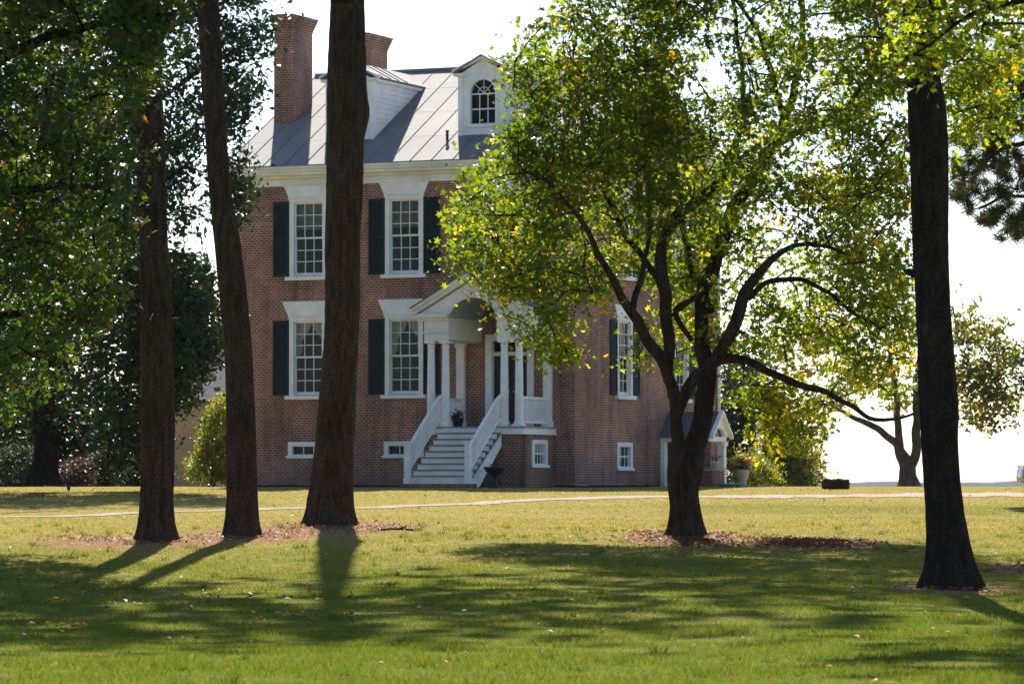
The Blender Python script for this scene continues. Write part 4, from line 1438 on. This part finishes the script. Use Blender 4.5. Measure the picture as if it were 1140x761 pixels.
# tree behind the magnolia, filling the left background
leafy('broad_tree', 'shaded broad tree behind the dark evergreen at far left', 'tree', 150, 150, 22,
      [[(150, 541, 22, 0), (150, 480, 16, 0), (145, 350, 14, 0), (140, 180, 8, 0)],
       [(148, 420, 9, 0), (100, 370, 6, .5), (40, 330, 3, 1)], [(148, 400, 9, 0), (190, 350, 6, -.5), (215, 320, 3, -1)]],
      [([(-60, 120), (60, 80), (150, 110), (180, 180), (180, 290), (225, 310), (225, 400), (200, 430), (176, 480), (172, 541), (-60, 541)], 560, 4.0, 0),
       ([(-60, 430), (172, 430), (172, 543), (-60, 543)], 260, 3.0, 0)],
      M['leaf_cedar'], M['bark_dark'], 43, 40, .46, .26)

# sparse forked tree on the crest at the right
leafy('ash_tree', 'sparse forked tree on the lawn crest at right, leaves tinged red', 'tree', 1010, 138, 18,
      [[(1011, 546, 20, 0), (1010, 530, 17, 0), (1008, 515, 16, 0), (1000, 497, 10, 0), (990, 487, 8, 0), (972, 474, 7, .4), (950, 462, 5, .8), (925, 450, 3, 1)],
       [(1012, 522, 12, 0), (1019, 505, 11, 0), (1021, 480, 10, 0), (1020, 440, 9, 0), (1024, 400, 6, 0), (1030, 360, 4, 0)],
       [(1002, 500, 9, 0), (999, 470, 8, -.3), (995, 440, 7, -.6), (990, 400, 5, -.8), (980, 360, 3, -1)],
       [(1021, 460, 6, 0), (1050, 430, 5, .5), (1085, 410, 3, 1), (1115, 400, 2, 1.2)],
       [(995, 440, 5, -.6), (970, 430, 3, -.9), (940, 440, 2, -1.2)]],
      [([(895, 345), (960, 330), (1060, 330), (1110, 362), (1136, 390), (1130, 440), (1105, 470), (1085, 480), (1060, 440), (1000, 450), (930, 455), (900, 420)], 105, 3.0, 0),
       ([(1060, 340), (1120, 370), (1140, 400), (1125, 470), (1095, 485), (1065, 450)], 75, 2.0, 0),
       ([(895, 440), (930, 450), (905, 470)], 6, 1.0, 0)],
      M['leaf_far'], M['bark_grey'], 44, 34, .26, .20, None, None, .6, 14)

# dark cedars behind the far end of the house
for k, (px, Y, poly, n, lab) in enumerate([
    (828, 152, [(806, 400), (830, 380), (850, 410), (858, 470), (862, 540), (800, 540), (800, 450)], 170, 'tall dark cedar rising just past the far corner of the brick house'),
    (868, 156, [(842, 470), (868, 445), (888, 470), (898, 500), (908, 541), (840, 541)], 130, 'rounded dark tree beside the tall cedar, right of the house'),
    (893, 160, [(880, 500), (893, 490), (905, 510), (914, 541), (875, 541)], 50, 'small round dark tree tapering down at the end of the tree clump')]):
    leafy('cedar_tree', lab, 'tree', px, Y, 10,
          [[(px, 545, 9, 0), (px, 500, 6, 0), (px, poly[1][1] + 20, 3, 0)]],
          [(poly, n, 2.2, 0)], M['leaf_cedar'] if k == 0 else M['leaf_far'], M['bark_dark'], 50 + k, 44, .32, .20, None, None, .8, 8, .2)

# background pine at the right whose boughs reach into the frame
rng = np.random.default_rng(61)
pb = gp(1230, 96)
pr = empty('pine_tree', pb)
tag(pr, 'needled pine boughs reaching in at the upper right edge behind the dark trunk', 'tree')
mb = MB()
tr_, rr = limb_from_px([(1230, 565, 30, 0), (1230, 400, 27, 0), (1226, 200, 23, 0), (1222, 0, 18, 0), (1220, -150, 8, 0)], 96, rng)
bark_tube(mb, tr_ - pb, rr, 16, rng, .05, .4)
att = []
for lm in ([(1226, 190, 10, 0), (1170, 160, 7, -.3), (1120, 165, 5, -.5), (1080, 195, 3, -.7)], [(1226, 230, 9, 0), (1180, 225, 6, .4), (1130, 215, 4, .6), (1095, 230, 3, .7)],
           [(1224, 120, 9, 0), (1170, 105, 6, .5), (1120, 95, 4, .8), (1075, 90, 3, 1)], [(1222, 40, 9, 0), (1170, 0, 6, 0), (1110, -20, 3, 0)]):
    p, r = limb_from_px(lm, 96, rng)
    bark_tube(mb, p - pb, r, 7, rng, .05); att.append(p - pb)
cl = np.vstack([fill(rng, poly, n, 96, dY) for poly, n, dY in [
    ([(1062, 150), (1110, 110), (1240, 100), (1240, 290), (1150, 262), (1120, 268), (1095, 245), (1060, 215)], 380, 1.3),
    ([(1058, 70), (1120, 60), (1240, 40), (1240, 110), (1140, 120), (1070, 120)], 190, 1.3),
    ([(1100, -120), (1340, -120), (1340, 200), (1240, 200), (1240, 20), (1120, 10)], 130, 2.5)]]) - pb
twigs(mb, np.vstack(att), cl, rng, .016, 4)
mb.build('trunk', M['bark_dark'], pr, True)
V, F, tt = needles(cl, rng, 120, .24, .010)
np_mesh('crown', V, F, M['needle'], pr, {'tint': ('FACE', tt)})
# small dark clump of leaves at the right frame edge
leafy('small_tree', 'small dark tree top just showing at the right edge', 'tree', 1175, 118, 8,
      [[(1175, 545, 9, 0), (1172, 480, 7, 0), (1165, 430, 4, 0)]], [([(1130, 408), (1150, 395), (1210, 395), (1215, 450), (1160, 440), (1132, 435)], 60, 1.2, 0)],
      M['leaf_dark'], M['bark_dark'], 62, 40, .2, .13, None, None, .6, 8, .2)


# ---- shrubs
def shrub(name, label, px, Y, poly, n, dY, lmat, seed, per=40, spread=.12, size=.07, cat='shrub', group=None, extra=None):
    rng = np.random.default_rng(seed)
    base = gp(px, Y)
    root = empty(name, base)
    tag(root, label, cat, group)
    cl = fill(rng, poly, n, Y, dY) - base
    mb = MB()
    tops = cl[rng.choice(len(cl), min(9, len(cl)), False)]
    for q in tops:
        b = np.array([rng.normal(0, .06), rng.normal(0, .06), -.05])
        mb.tube(smooth_path([b, (b + q) / 2 + rng.normal(0, .05, 3), q], .15), .014, 5, False)
    mb.build('stem', M['bark_dark'], root)
    V, F, tt = leaves(cl, rng, per, spread, size, .8)
    np_mesh('foliage', V, F, lmat, root, {'tint': ('FACE', tt)})
    if extra: extra(root, base, rng)
    return root


shrub('golden_shrub', 'upright shrub with golden sunlit top before the tan outbuilding', 236, 127, [(226, 470), (240, 450), (250, 440), (268, 455), (272, 500), (268, 535), (214, 535), (211, 515), (224, 498)], 230, .9, M['leaf_bush'], 71, 48, .15, .10)
shrub('green_shrub', 'bright green bush beside the flower urn at the side porch', 845, 124, [(818, 512), (835, 508), (850, 515), (862, 520), (874, 540), (815, 540)], 90, .8, M['leaf_bush'], 72, 40, .12, .08)
shrub('flower_bush', 'bush with yellow autumn top behind the flower urn', 838, 129, [(822, 500), (840, 495), (848, 505), (846, 536), (820, 536)], 36, .5, M['leaf_bush'], 73, 40, .12, .08)
for k, (x0, x1, y0, lm, lab) in enumerate([(-20, 48, 492, 'leaf_cedar', 'dim green bush under the evergreen at the left edge'), (66, 104, 512, 'leaf_mauve', 'mauve brown bush right of the dark flared trunk'),
                                           (98, 132, 498, 'leaf_cedar', 'dim bush between the mauve bush and the left pine trunk'), (128, 184, 505, 'leaf_cedar', 'dim green bush behind the left pine trunk')]):
    shrub('garden_bush', lab, (x0 + x1) / 2, 125 + k * 2, [(x0, 545), (x0 + 3, y0 + 10), ((x0 + x1) / 2, y0), (x1 - 3, y0 + 9), (x1, 545)], int(30 + (x1 - x0) * 1.5), .9, M[lm], 80 + k, 40, .16, .10)

# ------------------------------------------------------------------ lawn cover
rng = np.random.default_rng(91)


def scatter(n, y0, y1, marg=2.5, power=1.0):
    y = y0 + (y1 - y0) * rng.random(n * 2) ** power
    hw = 600 / FPX * y + marg
    x = (rng.random(n * 2) * 2 - 1) * hw
    keep = rng.random(n * 2) < hw / hw.max()
    x, y = x[keep][:n], y[keep][:n]
    return x, y


Vs, Ts = [], []
for n, y0, y1, h, w in ((190000, 25, 42, .045, .0036), (170000, 42, 60, .042, .005), (130000, 60, 80, .034, .007), (90000, 80, 116, .028, .010)):
    x, y = scatter(n, y0, y1)
    nz = np.sin(x * 2.1 + np.sin(y * 1.7)) * np.sin(y * 1.3 + 1.7 * np.sin(x * .9)) + .5 * np.sin(x * 6.3 + y * 5.1)
    keep = (rng.random(len(x)) > straw_at(x, y) * .93) & (rng.random(len(x)) < .62 + .34 * nz)
    pYx = np.interp(CX + x / y * FPX, pp, pY)
    keep &= np.abs(y - pYx) > .5 + rng.random(len(x)) * 1.0
    x, y = x[keep], y[keep]; nz = nz[keep]
    z = gz(x, y) - .004
    hh = h * rng.uniform(.5, 1.35, len(x)) * (1 + .3 * nz)
    a = rng.random(len(x)) * 6.283
    dx, dy = np.cos(a) * w, np.sin(a) * w
    lx, ly = rng.normal(0, .5, len(x)) * hh, rng.normal(0, .5, len(x)) * hh
    Vs.append(np.stack([np.stack([x - dx, y - dy, z], 1), np.stack([x + dx, y + dy, z], 1), np.stack([x + lx, y + ly, z + hh], 1)], 1).reshape(-1, 3))
    Ts.append(np.clip(rng.random(len(x)) * .35 + .38 * dry_at(x, y) + .25 + .1 * nz + .25 * (rng.random(len(x)) < .12), 0, 1))
x, y = scatter(420, 26, 75)
x = np.repeat(x, 26) + rng.normal(0, .05, len(x) * 26); y = np.repeat(y, 26) + rng.normal(0, .05, len(y) * 26)
z = gz(x, y) - .004; hh = rng.uniform(.05, .12, len(x)); a = rng.random(len(x)) * 6.283
dx, dy = np.cos(a) * .006, np.sin(a) * .006
lx, ly = rng.normal(0, .45, len(x)) * hh, rng.normal(0, .45, len(x)) * hh
Vs.append(np.stack([np.stack([x - dx, y - dy, z], 1), np.stack([x + dx, y + dy, z], 1), np.stack([x + lx, y + ly, z + hh], 1)], 1).reshape(-1, 3))
Ts.append(np.repeat(rng.random(420), 26)[:len(x)] * .5 if len(x) == 420 * 26 else rng.random(len(x)) * .5)
V = np.vstack(Vs); F = np.arange(len(V), dtype=np.int32).reshape(-1, 3)
tag(np_mesh('grass', V, F, M['grass'], None, {'tint': ('FACE', np.concatenate(Ts))}), 'short mown grass blades all over the lawn', 'grass', None, 'stuff')

# fallen leaves and needles
xs_, ys_, sz_, tn_ = [], [], [], []
x, y = scatter(1500, 26, 112)
xs_.append(x); ys_.append(y); sz_.append(rng.uniform(.015, .045, len(x))); tn_.append(rng.random(len(x)))
for px_, Y_, n_, r_ in ((60, 52, 60, 1.6), (150, 47, 50, 1.8), (250, 50, 40, 2.0), (90, 42, 30, .5), (300, 44, 24, .5), (430, 48, 20, 1.5), (620, 70, 40, 3.0)):
    c_ = gp(px_, Y_)
    xs_.append(c_[0] + rng.normal(0, r_ * .6, n_)); ys_.append(c_[1] + rng.normal(0, r_, n_))
    sz_.append(rng.uniform(.025, .06, n_)); tn_.append(rng.random(n_) ** 1.3)
for j, (c, rx, ry) in enumerate(STRAW):
    n = (3200, 2600, 260, 160)[j - 6] if j >= 6 else 420
    a = rng.random(n) * 6.283; r = np.abs(rng.normal(0, .48, n))
    xs_.append(c[0] + np.cos(a) * r * rx); ys_.append(c[1] + np.sin(a) * r * ry)
    sz_.append(rng.uniform(.02, .055, n) if j >= 6 else rng.uniform(.02, .045, n)); tn_.append(rng.random(n) * (.62 if j >= 6 else 1.0))
x, y, s, tt = map(np.concatenate, (xs_, ys_, sz_, tn_))
z = gz(x, y) + .02 + .02 * rng.random(len(x))
nrm = rng.normal(0, .35, (len(x), 3)) + np.array([0, 0, 1]); nrm /= np.linalg.norm(nrm, axis=1)[:, None]
d = rng.normal(0, 1, (len(x), 3)); d -= nrm * np.sum(d * nrm, 1)[:, None]; d /= np.linalg.norm(d, axis=1)[:, None]
sd_ = np.cross(nrm, d); c = np.stack([x, y, z], 1); s = s[:, None]
V = np.stack([c - d * s, c + sd_ * s * .6 + nrm * s * .3, c + d * s, c - sd_ * s * .6 + nrm * s * .3], 1).reshape(-1, 3)
tag(np_mesh('fallen_leaves', V, np.arange(len(V), dtype=np.int32).reshape(-1, 4), M['litter'], None, {'tint': ('FACE', tt)}),
    'dry brown leaves scattered on the lawn and under the trees', 'leaves', None, 'stuff')

# fallen stick by the thick trunk
q = gp(440, 71.0)
mb = MB()
mb.tube(smooth_path([(-.32, 0, .03), (0, .03, .05), (.34, -.02, .03)], .08), [.02] * len(smooth_path([(-.32, 0, .03), (0, .03, .05), (.34, -.02, .03)], .08)), 6)
mb.tube([(.05, .03, .05), (.2, .12, .1)], .012, 5)
o = mb.build('fallen_stick', M['bark_dark']); o.location = q
tag(o, 'short dark stick lying on the pine straw right of the thick trunk', 'stick')

# ------------------------------------------------------------------ small things
def onhouse(u, b, z=None):
    p = house_pt(u, b)
    return (p[0], p[1], float(gz(p[0], p[1])) if z is None else EYE + z)


# black urn by the steps
u_ = empty('urn', onhouse(-.78, -4.35))
tag(u_, 'black footed urn on the grass right of the porch steps', 'urn')
MB().lathe([(.17, 0), (.18, .05), (.10, .08), (.055, .16), (.05, .30), (.09, .36), (.20, .42), (.29, .50), (.33, .58), (.34, .62), (.31, .63), (.27, .56), (.15, .50)], 0, 0, 22).box(-.2, .2, -.2, .2, -.05, .0).build('bowl', M['iron'], u_, True)
rng = np.random.default_rng(7)
V, F, tt = leaves(np.array([[0, 0, .6]] * 6) + rng.normal(0, .08, (6, 3)), rng, 22, .07, .07)
np_mesh('foliage', V, F, M['leaf_dark'], u_, {'tint': ('FACE', tt)})

# dark pot with a plant on the porch floor
p_ = empty('flower_pot', onhouse(PC - .82, -1.75, FZ))
tag(p_, 'dark pot of drooping foliage standing on the porch floor', 'pot')
MB().lathe([(.13, .002), (.17, .2), (.19, .26), (.19, .29), (.16, .29)], 0, 0, 18).build('pot', M['iron'], p_, True)
V, F, tt = leaves(np.array([[0, 0, .33]] * 10) + rng.normal(0, .09, (10, 3)), rng, 26, .06, .07)
np_mesh('foliage', V, F, M['leaf_dark'], p_, {'tint': ('FACE', tt)})

# tall stone urn of orange mums by the side porch
f_ = empty('flower_urn', gp(827, 121.5))
tag(f_, 'pale stone urn topped with orange flowers beside the side porch', 'urn')
MB().box(-.16, .16, -.16, .16, -.05, .06).lathe([(.13, .06), (.10, .12), (.11, .2), (.17, .34), (.21, .5), (.22, .54), (.18, .54)], 0, 0, 18).build('bowl', M['stone'], f_, True)
cc = np.array([[0, 0, .68]] * 26) + rng.normal(0, 1, (26, 3)) * np.array([.15, .15, .07])
V, F, tt = leaves(cc, rng, 26, .07, .06); np_mesh('foliage', V, F, M['leaf_dark'], f_, {'tint': ('FACE', tt)})
cc = np.array([[0, 0, .82]] * 30) + rng.normal(0, 1, (30, 3)) * np.array([.17, .17, .04])
V, F, tt = leaves(cc, rng, 24, .05, .05); np_mesh('blossoms', V, F, M['flower'], f_, {'tint': ('FACE', tt)})

# pots along the low brick wall of the side porch
for k, (u, b, mt, h, lab) in enumerate([(1.2, sp_b - 1.22, 'terracotta', .22, 'terracotta pot on the low brick wall, nearest the house'), (1.6, sp_b - 1.22, 'iron', .34, 'black pot on the middle of the low brick wall'), (2.1, sp_b - 1.22, 'white', .2, 'small white pot at the outer corner of the low brick wall')]):
    o_ = empty('flower_pot', onhouse(u, b, .572))
    tag(o_, lab, 'pot', 'pots on the low brick wall')
    MB().lathe([(.07, .001), (.11, h * .8), (.125, h * .82), (.125, h), (.10, h)], 0, 0, 14).build('pot', M[mt], o_, True)
    V, F, tt = leaves(np.array([[0, 0, h + .06]] * 5) + rng.normal(0, .05, (5, 3)), rng, 18, .05, .06)
    np_mesh('foliage', V, F, M['leaf_dark'] if k else M['flower'], o_, {'tint': ('FACE', tt)})

# coiled green hose on the grass by the side porch
q = gp(812, 119.5)
pts = []
for k in range(150):
    a = k * .26
    r = .20 + .03 * math.sin(k * .7) + .05 * (k / 150)
    pts.append((r * 1.25 * math.cos(a), r * math.sin(a),   .03 + .0005 * k + .01 * math.sin(k * 1.9)))
pts += [(.5, -.2, .04), (.8, -.3, .03), (1.1, -.2, .03)]
o = MB().tube(pts, .022, 6).build('garden_hose', M['hose'], None, True); o.location = q
tag(o, 'coil of green garden hose on the grass at the side porch', 'hose')

# dark oblong bale on the lawn
q = gp(930, 112)
rng = np.random.default_rng(17)
V_, F_ = [], []
n1, n2 = 44, 26
for i in range(n1):
    for j in range(n2):
        t = -1 + 2 * i / (n1 - 1); a = 2 * math.pi * j / n2
        sx = math.copysign(abs(t) ** 1.0, t) * .40
        prof = (1 - abs(t) ** 9) ** .25 if abs(t) < 1 else .0
        ca, sa = math.cos(a), math.sin(a)
        yy = .22 * math.copysign(abs(ca) ** .5, ca) * prof; zz = .155 * math.copysign(abs(sa) ** .5, sa) * prof
        w_ = 1 + .05 * rng.normal()
        V_.append((sx + .01 * rng.normal(), yy * w_, .15 + zz * w_ + .015 * math.sin(t * 7)))
for i in range(n1 - 1):
    for j in range(n2):
        j2 = (j + 1) % n2
        F_.append((i * n2 + j, i * n2 + j2, (i + 1) * n2 + j2, (i + 1) * n2 + j))
bl = np_mesh('bale', np.array(V_), np.array(F_), M['bale']); bl.location = q
tag(bl, 'dark brown oblong bale lying alone on the lawn by the lane', 'bale')

# white post among the shrubs
q = gp(845, 131)
o = MB().box(-.09, .09, -.09, .09, -.1, 2.1).prism([(-.13, 2.1), (.13, 2.1), (0, 2.25)], 'y', -.13, .13).build('post', M['white']); o.location = q
o.name = 'garden_post'
tag(o, 'white garden post among the bushes right of the side porch', 'post')

# silver car, nose just showing at the right edge
q = gp(1131, 122)
car = empty('parked_car', (q[0], q[1], q[2]))
tag(car, 'silver car whose rounded nose just shows at the right edge of the lawn', 'car')
prof = [(.02, .17), (0, .30), (.02, .52), (.10, .64), (.45, .74), (1.15, .88), (1.75, 1.32), (2.1, 1.43), (2.9, 1.44), (3.5, 1.30), (4.0, 1.00), (4.4, .95), (4.5, .8), (4.52, .45), (4.45, .28), (3.9, .2), (.6, .16), (.1, .14)]
rows = [(-.86, .90, .0), (-.80, 1.0, .02), (-.6, 1.03, .0), (0, 1.05, 0), (.6, 1.03, .0), (.80, 1.0, .02), (.86, .90, .0)]
vs = []
for (yy, sc, _) in rows:
    for (x, z) in prof:
        zz = z if z < .9 else .9 + (z - .9) * (1.0)
        ty = yy * (1 if z < .9 else 1 - .28 * (z - .9))
        nose = .22 * (abs(yy) / .86) ** 2.5
        vs.append((x + nose * (1 - min(1, x / 1.2)) - (nose * max(0, (x - 3.6) / .9) if x > 3.6 else 0), ty, .17 + (zz - .17) * sc if sc < 1 else zz))
n = len(prof)
fs = [(i * n + k, i * n + (k + 1) % n, (i + 1) * n + (k + 1) % n, (i + 1) * n + k) for i in range(len(rows) - 1) for k in range(n)]
fs += [tuple(range(n - 1, -1, -1)), tuple((len(rows) - 1) * n + k for k in range(n))]
MB().add(vs, fs).build('body', M['car_paint'], car, True)
gm = simple('car_glass', (.02, .025, .03), .08, .1, 1)
for s in (-1, 1):
    MB().add([(1.35, s * .862, .95), (3.6, s * .855, .98), (3.25, s * .79, 1.33), (2.0, s * .775, 1.36)], [(0, 1, 2, 3)]).build('side_window', gm, car)
    MB().box(.14, .34, s * .62 - .14, s * .62 + .14, .58, .68).build('headlight', M['chrome'], car)
    for x in (.82, 3.65):
        w_ = MB()
        ring = [(.19, -.10), (.29, -.11), (.325, -.07), (.325, .07), (.29, .11), (.19, .10)]
        seg = 24
        vv = [(r * math.cos(2 * math.pi * k / seg), h, r * math.sin(2 * math.pi * k / seg)) for r, h in ring for k in range(seg)]
        ff = [(i * seg + k, i * seg + (k + 1) % seg, (i + 1) * seg + (k + 1) % seg, (i + 1) * seg + k) for i in range(len(ring) - 1) for k in range(seg)]
        wo_ = w_.add(vv, ff).build('wheel', M['rubber'], car, True)
        wo_.location = (x, s * .80, .325)
        rm = MB()
        rm.add([(.19 * math.cos(2 * math.pi * k / seg), s * .07, .19 * math.sin(2 * math.pi * k / seg)) for k in range(seg)] + [(0, s * .09, 0)], [(k, (k + 1) % seg, seg) for k in range(seg)])
        rm.build('rim', M['chrome'], wo_)

# ------------------------------------------------------------------ thin haze over lawn and river
m = bpy.data.materials.new('air')
m.use_nodes = True
m.node_tree.nodes.clear()
ou = m.node_tree.nodes.new('ShaderNodeOutputMaterial')
pv = m.node_tree.nodes.new('ShaderNodeVolumePrincipled')
pv.inputs['Color'].default_value = (.90, .93, 1.0, 1)
pv.inputs['Density'].default_value = .00004
pv.inputs['Anisotropy'].default_value = 0.0
m.node_tree.links.new(pv.outputs[0], ou.inputs['Volume'])
o = MB().box(-3200, 3200, -70, 8450, -62, 38).build('haze', m)
tag(o, 'thin pale haze in the air over lawn and river', None, None, 'stuff')
